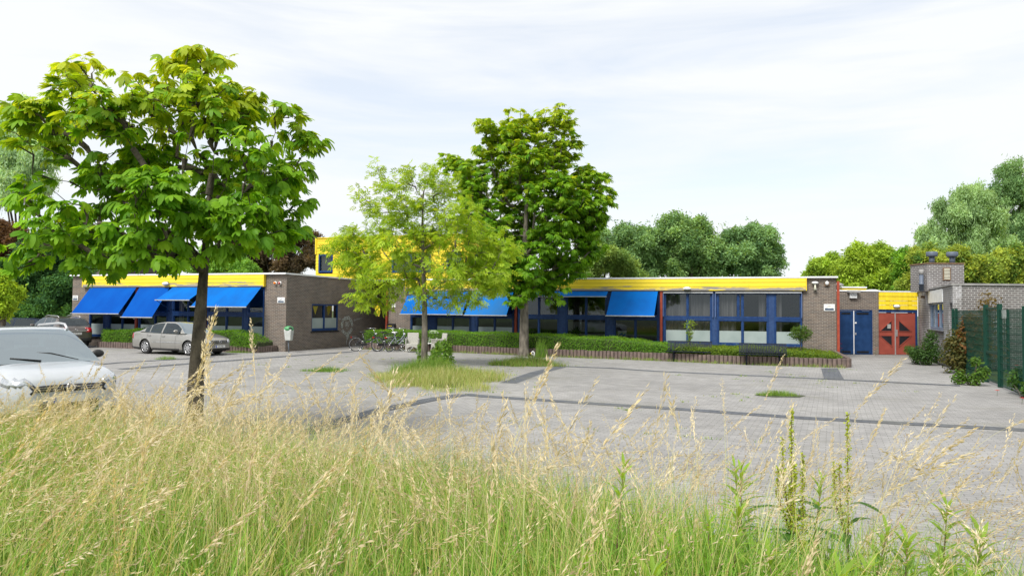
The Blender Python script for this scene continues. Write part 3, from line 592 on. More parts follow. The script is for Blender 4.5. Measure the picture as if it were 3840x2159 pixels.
b = B(); b.box(.02, .06, .0, .12, 0, 2.3).box(1.72, 1.76, 0, .12, 0, 2.3).box(.06, 1.72, 0, .12, 2.26, 2.3); b.build('door_frame', BLUE, EB)
for x0, x1 in ((.065, .79), (.83, 1.715)):
    o = B().box(x0, x1, .03, .08, .03, 2.255).build('door', DBLUE, EB)
    for z in (.09, 2.06):
        v = B(); v.box(x0+.12, x1-.14, .022, .03, z, z+.10)
        for q in range(3): v.box(x0+.14, x1-.16, .012, .022, z+.015+q*.028, z+.03+q*.028)
        v.build('vent_grille', BLACK, o)
o = B().box(.79, .83, .01, .07, .02, 2.25).build('door_edge', WHITE, EB); B().box(.87, .93, -.0, .03, 1.02, 1.13).build('door_handle', ALU, EB); B().box(.86, .96, .02, .03, 1.6, 1.67).build('door_label', SIGNW, EB)
# yellow boards over the red doors
b = B()
for k in range(4): b.hexa(((2.1, -.02, 2.34+.225*k), (4.09, -.02, 2.34+.225*k), (4.09, .2, 2.34+.225*k), (2.1, .2, 2.34+.225*k), (2.1, -.005, 2.34+.225*k+.212), (4.09, -.005, 2.34+.225*k+.212), (4.09, .2, 2.34+.225*k+.212), (2.1, .2, 2.34+.225*k+.212)))
b.build('fascia', YELP, EB); B().box(2.09, 4.09, .02, .25, 2.19, 2.335).box(4.0, 4.09, .02, .25, 0, 2.19).build('door_frame', BLUE, EB)
for i, (x0, x1) in enumerate(((2.09, 2.93), (2.98, 3.995))):
    w_ = x1-x0; cx = x1 if i == 0 else x0; sg = -1 if i == 0 else 1; mid = 1.1
    o = B().box(x0, x1, .06, .11, .03, 2.17).build('door', REDD, EB)
    ex = x1-.14 if i == 0 else x0+.16; oxx = x0+.06 if i == 0 else x1-.2
    for up_ in (1, -1):
        a, c, d = (ex, .054, mid+up_*.11), (oxx, .054, mid+up_*.11), (ex, .054, mid+up_*.68)
        q = B(); q.face((a, c, d) if (up_*sg < 0) else (a, d, c)); q.build('glazing', BLACK, o)
        t = B()
        for u_, v_ in ((a, c), (c, d), (d, a)): t.bar(u_, v_, .035, .03, up=(0, 1, 0))
        t.build('glazing_bead', REDD, o)
o = B().box(2.93, 2.98, .03, .1, .02, 2.18).build('door_edge', ALU, EB)
B().box(3.0, 3.06, .02, .06, .95, 1.3).build('door_handle', ALU, EB); B().box(2.55, 2.72, .035, .045, 1.36, 1.58).build('door_label', INTW, EB)
# low yellow parapet and white dome vent behind
B().box(-.5, 1.9, .9, 1.1, 3.2, 3.46).build('parapet', YELP, EB); B().box(-.52, 1.92, .86, 1.14, 3.46, 3.53).build('roof_trim', WHITE, EB)
e = empty('roof_vent', (17.0, 37.75, 3.22), 0, 'round white roof ventilator above the blue doors', 'roof vent'); b = B(); b.lathe([(.18, 0), (.18, .35)], n=14); b.build('pipe', GREYM, e); b = B(); b.lathe([(.36, .33), (.38, .38), (.3, .45), (.12, .5)], n=18); b.build('cap', CAP, e)
e = empty('skylight_dome', (19.3, 38.6, 3.22), 0, 'shallow white skylight dome above the red doors', 'skylight'); b = B(); b.ball((0, 0, .0), .55, 18, 10, (1, 1, .35)); b.build('dome', SIGNW, e)
e = empty('bulkhead_lamp', (19.8, 37.07, 2.5), 0, 'grey-white oval bulkhead lamp above the red doors', 'lamp'); b = B(); b.ball((0, -.04, 0), .17, 16, 8, (1, .5, .5)); b.build('diffuser', SIGNW, e); B().box(-.17, .17, -.02, .02, .0, .09).build('housing', GREYM, e)
e = empty('lamp_box', (17.55, 37.08, 3.1), 0, 'grey lamp housing with a white scribbled panel above the blue doors', 'lamp'); B().box(-.3, .3, -.22, 0, .08, .18).build('housing', CAP, e); B().box(-.18, .18, -.1, -.02, -.2, .08).build('panel', SIGNW, e)
b = B(); b.tube([(-.12, -.105, .0), (-.06, -.105, -.12), (-.02, -.105, .02), (.03, -.105, -.12), (.06, -.105, .0), (.1, -.105, -.1)], .008, 4); b.build('scribble', GREYM, e)
# =================================================================== GREY BRICK ANNEX
AX, AYn, AYf, AZ = 17.03, 27.8, 37.1, 3.22
dA = Vector((20.93-17.03, 37.1-27.8, 0)); LA = dA.length; angA = math.atan2(dA.y, dA.x)
AN = empty('brick_annex', (AX, AYn, 0), angA, 'grey brick annex with pale mortar, white roof edge and tall chimney block', 'building')
# local x runs away from the near corner along the side wall, local -y is inside
def pxu(sx, sy=1200):
    d = f0+RV*((sx-CX)/F)-UV*((sy-CY)/F); n_ = Vector((-dA.y, dA.x, 0)).normalized(); t = (Vector((AX, AYn, 0)).dot(n_))/(d.dot(n_)); q = d*t; return (q-Vector((AX, AYn, 0))).dot(dA.normalized()), (q.z+HC)
uw0, uw1 = pxu(3537)[0], pxu(3484)[0]; ud0, ud1 = pxu(3572)[0], pxu(3560)[0]; zw0, zw1 = pxu(3510, 1237)[1], pxu(3510, 1136)[1]; up0, up1 = pxu(3536)[0], pxu(3480)[0]
b = B(); b.box(0, ud0, -.3, 0, 0, AZ).box(ud1, uw0, -.3, 0, 0, AZ).box(uw1, LA, -.3, 0, 0, AZ).box(uw0, uw1, -.3, 0, 0, zw0).box(uw0, uw1, -.3, 0, zw1, AZ).box(ud0, ud1, -.3, 0, 2.55, AZ); b.build('wall', BRICKS, AN, uv=True)
b = B(); c_, s_ = math.cos(-angA), math.sin(-angA)
def loc(x, y, z): return (x*c_-y*s_, x*s_+y*c_, z)
def prism(bb, pts, z0, z1):
    n_ = len(pts); i = len(bb.v); bb.v += [(*loc(x, y, 0)[:2], z0) for x, y in pts]+[(*loc(x, y, 0)[:2], z1) for x, y in pts]
    bb.f.append(tuple(i+k for k in reversed(range(n_)))); bb.f.append(tuple(i+n_+k for k in range(n_))); bb.sm += [False]*2
    for k in range(n_): bb.f.append((i+k, i+(k+1) % n_, i+n_+(k+1) % n_, i+n_+k)); bb.sm.append(False)
sl_ = dA.x/dA.y
prism(b, [(.02, .002), (12, .002), (12, .3), (.02+.3*sl_+.3, .3)], 0, AZ); b.build('front_wall', BRICKG, AN, uv=True)
b = B(); b.box(-.02, LA+.1, -.25, .05, AZ+.002, AZ+.075); prism(b, [(.26, -.05), (12.1, -.05), (12.1, .25), (.4, .25)], AZ+.002, AZ+.078); b.build('roof_trim', CAP, AN)
b = B(); prism(b, [(.3, .3), (12, .3), (14, 9), (4.3, 9)], AZ-.3, AZ-.03); b.build('roof', ROOF, AN)
b = B(); b.box(uw0, uw1, -.02, .03, zw1+.02, AZ-.06); b.build('white_panel', WHITE, AN)
f = B(); w_ = .07; f.box(uw0, uw0+w_, -.16, -.06, zw0, zw1).box(uw1-w_, uw1, -.16, -.06, zw0, zw1).box(uw0+w_, uw1-w_, -.16, -.06, zw0, zw0+.12).box(uw0+w_, uw1-w_, -.16, -.06, zw1-.06, zw1)
for t in (.36, .68): m = uw0+(uw1-uw0)*t; f.box(m-.03, m+.03, -.16, -.06, zw0+.12, zw1-.06)
o = f.build('window', noisy('grey_blue_frame', (.22, .27, .36), (.16, .2, .28), 5, .5), AN); g = B(); g.face(((uw0, -.12, zw0), (uw1, -.12, zw0), (uw1, -.12, zw1), (uw0, -.12, zw1))); g.build('pane', glassmat('annex_glass', (.25, .26, .28), f0=.4), o)
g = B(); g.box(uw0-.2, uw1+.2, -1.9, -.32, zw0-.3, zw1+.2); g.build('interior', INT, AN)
g = B(); g.box(uw0-.1, uw1+.1, -.1, .08, zw0-.1, zw0-.02); g.build('sill', BLKP, AN)
g = B(); g.box(ud0, ud1, -.2, -.14, 0, 2.1); g.build('door', noisy('bright_blue', (.02, .11, .42), (.015, .09, .34), 4, .4), AN); g = B(); g.box(ud0, ud1, -.2, -.15, 2.12, 2.55); g.build('door_light', GREYM, AN)
# chimney block with two cowls
q0 = far(3476, 1080, 33.5); ch = empty('chimney_stack', (20.0, 33.2, AZ-.05), 0, 'square grey brick chimney stack with two dark round cowls on the annex roof', 'chimney')
x0, x1 = far(3477, 1000, 33.2).x-20, far(3615, 1000, 33.2).x-20; zt = far(3550, 990, 33.2).z-(AZ-.05)
B().box(x0, x1, 0, 1.4, 0, zt).build('stack', BRICKG, ch, uv=True); B().box(x0-.03, x1+.03, -.03, 1.43, zt, zt+.06).build('coping', RUST, ch)
for px in (3506, 3583):
    x = far(px, 960, 33.4).x-20; b = B(); b.lathe([(.12, zt+.05), (.12, zt+.38)], c=(x, .45, 0), n=16); b.lathe([(.13, zt+.36), (.23, zt+.38), (.245, zt+.42), (.245, zt+.57), (.22, zt+.6)], c=(x, .45, 0), n=22); b.build('cowl', COWL, ch)
xg = far(3549, 1010, 33.2).x-20; b = B(); b.box(xg-.18, xg+.18, -.04, 0, zt-.75, zt-.16); o = b.build('vent_frame', RUST, ch); v = B()
for k in range(8): v.box(xg-.13, xg+.13, -.055, -.04, zt-.7+k*.065, zt-.665+k*.065)
v.build('louvres', SIGNC, o)
pe = empty('flue_pipe', (far(3469, 1050, 33).x, 33.3, AZ-.05), 0, 'dark metal flue pipe beside the grey brick chimney stack', 'pipe'); B().lathe([(.10, 0), (.10, .3), (.12, .3), (.12, .34), (.09, .36), (.09, .78)], n=12).build('pipe', COWL, pe); B().lathe([(.1, .76), (.1, 1.0)], n=12).build('pipe_end', CAP, pe)
e = empty('junction_lamp', (*(Vector((AX, AYn))+dA.xy*(pxu(3468)[0]/LA)), 3.0), angA, 'rusty red alarm bracket under the annex roof edge', 'alarm lamp'); B().box(-.1, .1, 0, .16, -.12, .0).build('housing', RUST, e); B().ball((0, .1, -.05), .05).build('lens', SIGNW, e)

# =================================================================== distant brick house at the left
HS = empty('brick_house', (-30.5, 47, 0), R(-18), 'dark red brick house with white downpipe half hidden behind the left trees', 'house')
B().box(-4.2, 4.2, 0, 8, 0, 3.4).build('wall', BRICKH, HS, uv=True)
b = B(); b.hexa(((-4.6, -.4, 3.4), (4.6, -.4, 3.4), (4.6, 8.4, 3.4), (-4.6, 8.4, 3.4), (-4.2, 3.6, 5.4), (4.2, 3.6, 5.4), (4.2, 4.4, 5.4), (-4.2, 4.4, 5.4))); b.build('roof', noisy('dark_roof_tiles', (.075, .055, .05), (.05, .04, .038), 10, .8), HS)
for x in (-2.6, 1.6):
    o = B().box(x, x+1.6, -.03, .02, 1.5, 2.8).build('window', SIGNW, HS); B().box(x+.08, x+1.52, -.045, -.03, 1.58, 2.72).build('pane', BLKP, o)
b = B(); b.tube([(.9, -.08, 3.4), (.9, -.08, 3.2), (1.02, -.08, 3.0), (1.02, -.08, .1)], .05, 8); b.build('downpipe', SIGNW, HS)
#PART2
# =================================================================== VEHICLES
def interp(xs, pts):
    px = [p[0] for p in pts]; py = [p[1] for p in pts]; m = np.gradient(np.array(py, float), np.array(px, float))
    d = np.diff(py)/np.diff(px); n = len(px); t = np.zeros(n); t[0], t[-1] = d[0], d[-1]
    for i in range(1, n-1): t[i] = 0 if d[i-1]*d[i] <= 0 else 2*d[i-1]*d[i]/(d[i-1]+d[i])
    o = []
    for x in np.atleast_1d(xs):
        i = int(np.clip(np.searchsorted(px, x)-1, 0, n-2)); h = px[i+1]-px[i]; u = min(max((x-px[i])/h, 0), 1)
        o.append((2*u**3-3*u*u+1)*py[i]+(u**3-2*u*u+u)*h*t[i]+(-2*u**3+3*u*u)*py[i+1]+(u**3-u*u)*h*t[i+1])
    return np.array(o)
def carpaint(name, col, col2, metal=.5, rough=.3):
    m = noisy(name, col, col2, 3, rough, metal, coat=.8); return m
CARGLASS = glassmat('car_glass', (.28, .33, .34), f0=.10); WSGLASS = glassmat('windscreen_glass', (.16, .21, .21), f0=.42)
LENS = noisy('headlight_lens', (.62, .64, .66), (.35, .37, .4), 14, .12, .5, coat=1)
PLATE = noisy('plate_white', (.72, .72, .70), (.66, .66, .64), 4, .4); PLB = noisy('plate_blue', (.01, .06, .42), (.01, .05, .36), 4, .4); PLT = noisy('plate_letters', (.02, .02, .025), (.015, .015, .02), 4, .5)
def car(sp):
    """x forward, y left; the body is lofted from the side profile, plan width and wheel arches"""
    root = empty(sp['name'], sp['loc'], sp['rz'], sp['label'], 'car', sp.get('group')); paint = sp['paint']
    Lh = sp['L']/2; xs = np.unique(np.concatenate([np.linspace(-Lh, Lh, 110), [-Lh+.012, -Lh+.03, Lh-.012, Lh-.03]]))
    top = interp(xs, sp['top']); wid = interp(xs, sp['wid']); bot = interp(xs, sp['bot']); sh = interp(xs, sp['sh'])   # sh: shoulder height
    fr = np.array([0, .04, .12, .22, .32, .42, .52, .62, .72, .81, .89, .95, 1.0]); K = len(fr); rows = []
    Rw = sp['rw']+.055; arch = np.zeros_like(xs)
    for xw in sp['wx']:
        dx = np.abs(xs-xw); arch = np.maximum(arch, np.where(dx < Rw, sp['rw']+np.sqrt(np.maximum(Rw**2-dx**2, 0)), 0))
    for i, x in enumerate(xs):
        z0 = max(bot[i], arch[i]); zs = sh[i]; z0 = min(z0, zs-.06); pts = []
        for k, f in enumerate(fr):
            z = z0+(zs-z0)*f; fz = np.clip((z-bot[i])/(zs-bot[i]+1e-6), 0, 1)
            prof = np.interp(fz, [0, .08, .3, .55, .75, .92, 1], [.93, .975, 1, 1.0, .99, .965, .93]); flare = .018*max(0, 1-abs((z-z0))/.12) if arch[i] > bot[i]+.02 else 0
            crease = .006*math.exp(-((z-sp['crease'])/.02)**2); pts.append((x, wid[i]*prof+flare+crease, z))
        wt = pts[-1][1]
        for f, g in ((.93, .45), (.82, .78), (.62, .94), (.35, .99), (0, 1)): pts.append((x, wt*f, zs+(top[i]-zs)*g))
        rows.append(pts)
    rows = np.array(rows); nK = rows.shape[1]
    # nose and tail close towards the centre line
    def cap(r, sgn):
        out_ = []
        for f, dxx in ((.75, .012), (.4, .02), (0.0, .024)): q = r.copy(); q[:, 1] = r[:, 1]*f; q[:, 0] = r[:, 0]+sgn*dxx; out_.append(q)
        return out_
    grid = np.concatenate([np.array(cap(rows[0], -1))[::-1], rows, np.array(cap(rows[-1], 1))]); nX = len(grid)
    faces = {}; V = []; idx = {}
    for side in (1, -1):
        g = grid.copy(); g[:, :, 1] *= side; base = len(V); V += [tuple(p) for p in g.reshape(-1, 3)]
        for i in range(nX-1):
            for k in range(nK-1):
                a, b_, c, d = base+i*nK+k, base+(i+1)*nK+k, base+(i+1)*nK+k+1, base+i*nK+k+1
                cen = np.mean([V[a], V[b_], V[c], V[d]], axis=0); part = 'body'
                for nm, pred in sp['patch']:
                    if pred(cen[0], abs(cen[1]), cen[2], side, k): part = nm+('#%d' % side if 'light' in nm else ''); break
                faces.setdefault(part, []).append((a, b_, c, d) if side == -1 else (a, d, c, b_))
    V = np.array(V)
    def sub(nm, fs, mat, par, off=0):
        ids = sorted({i for f in fs for i in f}); mpd = {j: i for i, j in enumerate(ids)}; me = bpy.data.meshes.new(nm); me.from_pydata([tuple(V[i]) for i in ids], [], [tuple(mpd[i] for i in f) for f in fs]); me.polygons.foreach_set('use_smooth', [True]*len(fs)); me.update()
        o = link(nm, me, mat, par); return o
    body = sub('body', faces['body'], paint, root); wl_ = body.modifiers.new('weld', 'WELD'); wl_.merge_threshold = .002
    for nm in faces:
        if nm == 'body': continue
        real = nm.split('#')[0]; mat = sp['pm'][real]; o = sub(real, faces[nm], mat, root)
        sd_ = o.modifiers.new('thick', 'SOLIDIFY'); sd_.thickness = .02; sd_.offset = .3
    # greenhouse
    ga, gb, gc, gd = sp['gh']            # windscreen base, roof front, roof rear, rear glass base (x)
    gx = np.unique(np.concatenate([np.linspace(gd, ga, 70), [gb, gc]])); zb = interp(gx, list(zip(xs, top)))-.01; zt = interp(gx, sp['roof']); wb = interp(gx, list(zip(xs, rows[:, K-1, 1])))*.985; wr = sp['wr']; hmax = zt.max()-zb.mean()
    GV = []; part = {}; fr2 = [0, .3, .6, .86, .95, 1]; nk = 6+4
    for i, x in enumerate(gx):
        h = max(zt[i]-zb[i], .002); t = min(h/hmax, 1); row = []
        wtop = wb[i]+(wr-wb[i])*t
        for f in fr2: row.append((x, wb[i]+(wtop-wb[i])*(f**1.15)-(0.02 if f == 1 else 0)*t, zb[i]+h*(f*.93)))
        for f, g in ((.90, .965), (.7, .985), (.38, .996), (0, 1)): row.append((x, wtop*f, zb[i]+h*g))
        GV.append(row)
    GV = np.array(GV); VV = []
    for side in (1, -1):
        g = GV.copy(); g[:, :, 1] *= side; base = len(VV); VV += [tuple(p) for p in g.reshape(-1, 3)]
        for i in range(len(gx)-1):
            for k in range(nk-1):
                a, b_, c, d = base+i*nk+k, base+(i+1)*nk+k, base+(i+1)*nk+k+1, base+i*nk+k+1; xm = (gx[i]+gx[i+1])/2; nm = 'body'
                if k >= 5:
                    if xm > gb: nm = 'windscreen' if (k >= 6 or xm < ga-.02) and xm < ga-.01 else 'body'
                    elif xm < gc: nm = 'rear_window' if k >= 6 and gd+.05 < xm < gc-.02 else 'body'
                    elif sp.get('sunroof') and k >= 7 and gc+.3 < xm < gb-.25: nm = 'sunroof'
                elif 1 <= k <= 3 or (k == 0):
                    # side glass where the height allows
                    if sp['glass'][0] < xm < sp['glass'][1] and all(abs(xm-q) > w_ for q, w_ in sp['pillars']):
                        zc = np.mean([VV[q][2] for q in (a, b_, c, d)]); 
                        nm = 'side_window%d' % side
                part.setdefault(nm, []).append((a, b_, c, d) if side == -1 else (a, d, c, b_))
    V = np.array(VV)
    for nm, fs in part.items():
        if nm == 'body': o = sub('roof', fs, paint, root); m_ = o.modifiers.new('weld', 'WELD'); m_.merge_threshold = .002
        elif nm == 'windscreen': sub('windscreen', fs, WSGLASS, root)
        elif nm == 'rear_window': sub('rear_window', fs, CARGLASS, root)
        elif nm == 'sunroof': sub('sunroof', fs, BLKP, root)
        else: sub('side_window', fs, CARGLASS, root)
    # dark cabin and underside
    b = B(); zc = float(np.interp((ga+gd)/2, xs, top)); b.box(gd+.25, ga-.35, -wr-.05, wr+.05, sp['rw'], zc-.12); b.box(-Lh+.25, Lh-.25, -.62, .62, .17, .5)
    for x in (ga-1.0, gc+.75):
        for y in (-.36, .36): b.box(x-.08, x+.06, y-.22, y+.22, zc-.3, zc+.14).box(x-.05, x+.03, y-.1, y+.1, zc+.18, zc+.32)
    b.build('cabin', BLKP, root)
    b = B()
    for xw in sp['wx']:
        for sd_ in (-1, 1): b.box(xw-Rw+.02, xw+Rw-.02, sd_*(sp['wid'][2][1]-.32)-.06, sd_*(sp['wid'][2][1]-.32)+.06, .2, sp['rw']+Rw-.04)
    b.build('wheel_housing', BLKP, root)
    # wheels
    for xw in sp['wx']:
        for sg in (1, -1):
            wy = max(p[1] for p in sp['wid'])-.11; we = empty('wheel', (xw, sg*wy, sp['rw']), 0); we.parent = root; rw = sp['rw']; ri = sp['ri']
            b = B(); b.lathe([(ri-.01, -.1), (rw-.03, -.105), (rw-.004, -.085), (rw, -.05), (rw, .05), (rw-.004, .085), (rw-.03, .105), (ri-.01, .1)], ax=(0, 1, 0), n=32); b.build('tyre', RUB, we)
            b = B(); yo = sg*.085; b.ring((0, yo+.018*sg, 0), (0, 1, 0), ri-.005, .012, 30, 6)
            for k in range(sp['spk']):
                a = 2*math.pi*k/sp['spk']+.3; c1_, s1_ = math.cos(a), math.sin(a); b.bar((c1_*.04, yo+sg*.02, s1_*.04), (c1_*(ri-.01), yo+sg*.02, s1_*(ri-.01)), .02, .045, up=(0, 0, 1) if abs(s1_) < .7 else (1, 0, 0))
                if sp['spk'] <= 5:
                    for da in (-.18, .18): b.bar((math.cos(a)*.06, yo+sg*.02, math.sin(a)*.06), (math.cos(a+da)*(ri-.01), yo+sg*.021, math.sin(a+da)*(ri-.01)), .015, .03, up=(0, 0, 1) if abs(s1_) < .7 else (1, 0, 0))
            b.lathe([(.05, 0), (.045, sg*.03)], c=(0, yo, 0), ax=(0, 1, 0), n=14); b.build('rim', CHROME, we)
            b = B(); b.lathe([(ri-.012, 0), (ri-.012, sg*.01)], c=(0, yo-.03*sg, 0), ax=(0, 1, 0), n=24); b.build('brake_disc', BLKP, we)
    # mirrors, handles, lower rubbing strip
    for sg in (1, -1):
        mx_ = ga-.42; yy = sg*(np.interp(mx_, xs, rows[:, K-1, 1])+.10); b = B(); b.ball((mx_, yy, np.interp(mx_, xs, top)+.09), .10, 12, 8, (.55, 1.15, .75)); b.build('mirror', sp.get('mirror', paint), root)
        for hx in sp['handles']:
            i = int(np.argmin(abs(xs-hx))); b = B(); zz = sh[i]-.1; b.box(hx-.09, hx+.09, sg*(wid[i]*.985)-.02, sg*(wid[i]*.985)+.025, zz-.015, zz+.02); b.build('door_handle', sp.get('handle_mat', paint), root)
        b = B()
        for dx_ in sp['seams']:
            i = int(np.argmin(abs(xs-dx_))); pp = [Vector((dx_, sg*(rows[i, k, 1]+.0015), rows[i, k, 2])) for k in range(1, K)]; b.tube(pp, .004, 4)
        b.build('door_gap', BLKP, root)
        if sp.get('strip'):
            x0_, x1_, zz = sp['strip']; b = B(); n_ = 12; pp = [(x0_+(x1_-x0_)*t/n_, sg*(float(np.interp(x0_+(x1_-x0_)*t/n_, xs, wid))+.004), zz) for t in range(n_+1)]
            for p1, p2 in zip(pp[:-1], pp[1:]): b.bar(p1, p2, .016, .035)
            b.build('side_strip', sp.get('strip_mat', CHROME), root)
    return root
def plate(root, x, z, sg, txt, blue=True, w=.52):
    """number plate facing along x*sg"""
    e = empty('number_plate', (x, 0, z), R(90) if sg > 0 else R(-90)); e.parent = root
    b = B(); b.box(-w/2, w/2, -.02, 0, -.055, .055); b.build('plate', PLATE, e); b = B(); b.box(-w/2, -w/2+.05, -.0225, -.02, -.055, .055); b.build('country_band', PLB, e)
    if txt: text_mesh('registration', txt, .085, PLT, e, (.02, -.022, 0), (R(90), 0, 0), .001, sx=.95)
    return e
# --- silver sedan
SILV = carpaint('champagne_silver', (.34, .33, .305), (.31, .30, .28), .55, .28)
sx_, sy_ = -15.02, 32.85
sed = car(dict(name='parked_sedan', loc=(sx_, sy_, 0), rz=R(-25), L=4.70, paint=SILV, label='silver-beige four-door sedan parked in front of the left hedge, partly behind a tree trunk',
    top=[(-2.35, .86), (-2.28, .985), (-1.9, 1.015), (-1.3, 1.0), (-.3, .965), (.7, .96), (1.1, .955), (1.6, .885), (2.05, .79), (2.25, .72), (2.35, .60)],
    sh=[(-2.35, .82), (-2.25, .93), (-1.9, .955), (-1.2, .93), (0, .905), (1.1, .89), (1.7, .82), (2.1, .72), (2.35, .56)],
    wid=[(-2.35, .66), (-2.25, .78), (-2.0, .845), (-1.4, .873), (0, .873), (1.4, .868), (1.9, .835), (2.15, .76), (2.28, .66), (2.35, .55)],
    bot=[(-2.35, .34), (-2.2, .24), (-1.7, .21), (0, .20), (1.7, .21), (2.2, .20), (2.35, .26)],
    wx=(-1.30, 1.40), rw=.318, ri=.215, spk=9, crease=.62, gh=(1.12, .30, -.95, -1.78), wr=.56,
    roof=[(-1.78, 1.0), (-1.5, 1.13), (-1.15, 1.30), (-.85, 1.405), (-.3, 1.455), (.2, 1.45), (.42, 1.40), (.75, 1.22), (1.12, .95)],
    glass=(-1.42, .82), pillars=[(-.30, .045), (-1.08, .03)], handles=(-.15, -1.05), seams=(.62, -.30, -1.18), strip=(-.85, 1.0, .56),
    patch=[('headlight', lambda x, y, z, s, k: x > 1.98 and y > .44 and .555 < z < .70), ('tail_light', lambda x, y, z, s, k: x < -2.13 and y > .45 and .70 < z < .9),
           ('grille', lambda x, y, z, s, k: x > 2.2 and y < .42 and .53 < z < .68), ('bumper_trim', lambda x, y, z, s, k: (z < .315 and abs(x) > 1.72) or (z < .26)), ],
    pm={'headlight': LENS, 'tail_light': REDL, 'grille': BLKP, 'bumper_trim': BLKP}))
b = B()
for k in range(4): b.box(2.36, 2.386, -.36, .36, .545+.033*k, .553+.033*k)
b.ring((2.375, 0, .60), (1, 0, 0), .30, .0001, 8, 3); b.build('grille_bars', CHROME, sed)
b = B(); b.ring((2.392, 0, .605), (1, 0, 0), .058, .009, 24, 6)
for q in ([(-.034, .034), (-.014, -.004), (0, .02), (.014, -.004), (.034, .034)], [(-.05, .012), (-.026, -.046), (0, .0), (.026, -.046), (.05, .012)]): b.tube([(2.392, y_, .605+z_) for y_, z_ in q], .006, 5)
b.build('emblem', CHROME, sed)
plate(sed, 2.392, .40, 1, '071 MEJ')
# --- brown crossover, seen from the rear
BRN = carpaint('brown_metallic', (.135, .115, .105), (.115, .098, .09), .5, .3)
hd_ = R(143); hv = Vector((math.cos(hd_), math.sin(hd_)))
cr = Vector((-22.05, 36.5))+hv*2.15
cro = car(dict(name='parked_crossover', loc=(cr.x, cr.y, 0), rz=hd_, L=4.32, paint=BRN, label='brown metallic crossover parked with its rear to us at the left end of the building',
    top=[(-2.16, .88), (-2.08, 1.05), (-1.8, 1.10), (-1.2, 1.08), (0, 1.04), (.9, 1.03), (1.2, 1.0), (1.7, .93), (2.05, .80), (2.16, .66)],
    sh=[(-2.16, .82), (-2.05, 1.0), (-1.7, 1.04), (0, .98), (1, .96), (1.7, .86), (2.16, .62)],
    wid=[(-2.16, .70), (-2.08, .80), (-1.8, .87), (-1.2, .892), (0, .892), (1.4, .885), (1.85, .83), (2.16, .6)],
    bot=[(-2.16, .36), (-2.0, .27), (0, .25), (2.0, .25), (2.16, .32)], wx=(-1.28, 1.35), rw=.345, ri=.22, spk=5, crease=.7, gh=(1.18, .35, -1.55, -2.02), wr=.60,
    roof=[(-2.02, 1.06), (-1.85, 1.26), (-1.6, 1.50), (-1.2, 1.57), (-.4, 1.605), (.2, 1.59), (.5, 1.50), (1.18, 1.02)],
    glass=(-1.5, .85), pillars=[(-.2, .05), (-1.02, .04)], handles=(-.05, -.95), seams=(.7, -.2, -1.15),
    patch=[('tail_light', lambda x, y, z, s, k: x < -1.93 and y > .52 and .80 < z < 1.02), ('bumper', lambda x, y, z, s, k: z < .52 and abs(x) > 1.72), ('wheel_trim', lambda x, y, z, s, k: z < .34), ('headlight', lambda x, y, z, s, k: x > 1.8 and y > .45 and .68 < z < .8)],
    pm={'tail_light': REDL, 'bumper': BLKP, 'wheel_trim': BLKP, 'headlight': LENS}))
plate(cro, -2.19, .74, -1, 'BH 7778 OH'); b = B(); b.box(-2.2, -2.17, -.42, .42, .845, .87); b.build('tailgate_bar', CHROME, cro); b = B(); b.ring((-2.195, 0, .93), (1, 0, 0), .05, .007, 18, 5).bar((-2.195, -.065, .93), (-2.195, .065, .93), .012); b.build('emblem', CHROME, cro)
b = B(); b.bar((-2.04, 0, 1.12), (-1.98, -.3, 1.2), .015); b.build('wiper', BLKP, cro); b = B(); b.box(-2.175, -2.15, -.12, .12, .42, .46); b.build('reflector', REDL, cro)
for sg in (-1, 1): b = B(); b.tube([(-1.4, sg*.5, 1.55), (-1.2, sg*.5, 1.62), (0, sg*.5, 1.65), (.3, sg*.5, 1.58)], .018, 6); b.build('roof_rail', ALU, cro)
b = B(); b.tube([(-1.3, 0, 1.56), (-1.55, 0, 1.78)], .006, 5); b.build('antenna', BLKP, cro)
# --- dark hatchback
NAVY = carpaint('dark_navy', (.035, .045, .065), (.03, .038, .055), .1, .45); NAVY.node_tree.nodes['Principled BSDF'].inputs['Coat Weight'].default_value = 0; NAVY.node_tree.nodes['Principled BSDF'].inputs['Specular IOR Level'].default_value = 0; NAVY.node_tree.nodes['Principled BSDF'].inputs['Roughness'].default_value = .65
dk = car(dict(name='parked_hatchback', loc=(-27.3, 40.0, 0), rz=R(174), L=4.25, paint=NAVY, label='dark navy car mostly hidden at the far left behind the white one', group=None,
    top=[(-2.12, .85), (-2.0, .98), (-1.2, .98), (0, .95), (1.0, .95), (1.6, .87), (2.0, .74), (2.12, .6)], sh=[(-2.12, .8), (-2, .93), (0, .9), (1, .88), (1.7, .78), (2.12, .56)],
    wid=[(-2.12, .68), (-2.0, .8), (-1.5, .86), (0, .87), (1.4, .86), (1.9, .78), (2.12, .58)], bot=[(-2.12, .34), (-1.9, .22), (0, .2), (1.9, .2), (2.12, .3)], wx=(-1.25, 1.32), rw=.31, ri=.2, spk=5, crease=.6, gh=(1.15, .3, -1.5, -1.98), wr=.57,
    roof=[(-1.98, .97), (-1.7, 1.25), (-1.5, 1.38), (-.6, 1.47), (.2, 1.47), (.45, 1.40), (1.15, .94)], glass=(-1.45, .85), pillars=[(-.25, .05)], handles=(-.1,), seams=(.65, -.3),
    patch=[('headlight', lambda x, y, z, s, k: x > 1.75 and y > .45 and .6 < z < .74), ('tail_light', lambda x, y, z, s, k: x < -1.9 and y > .5 and .7 < z < .9)], pm={'headlight': LENS, 'tail_light': REDL}))
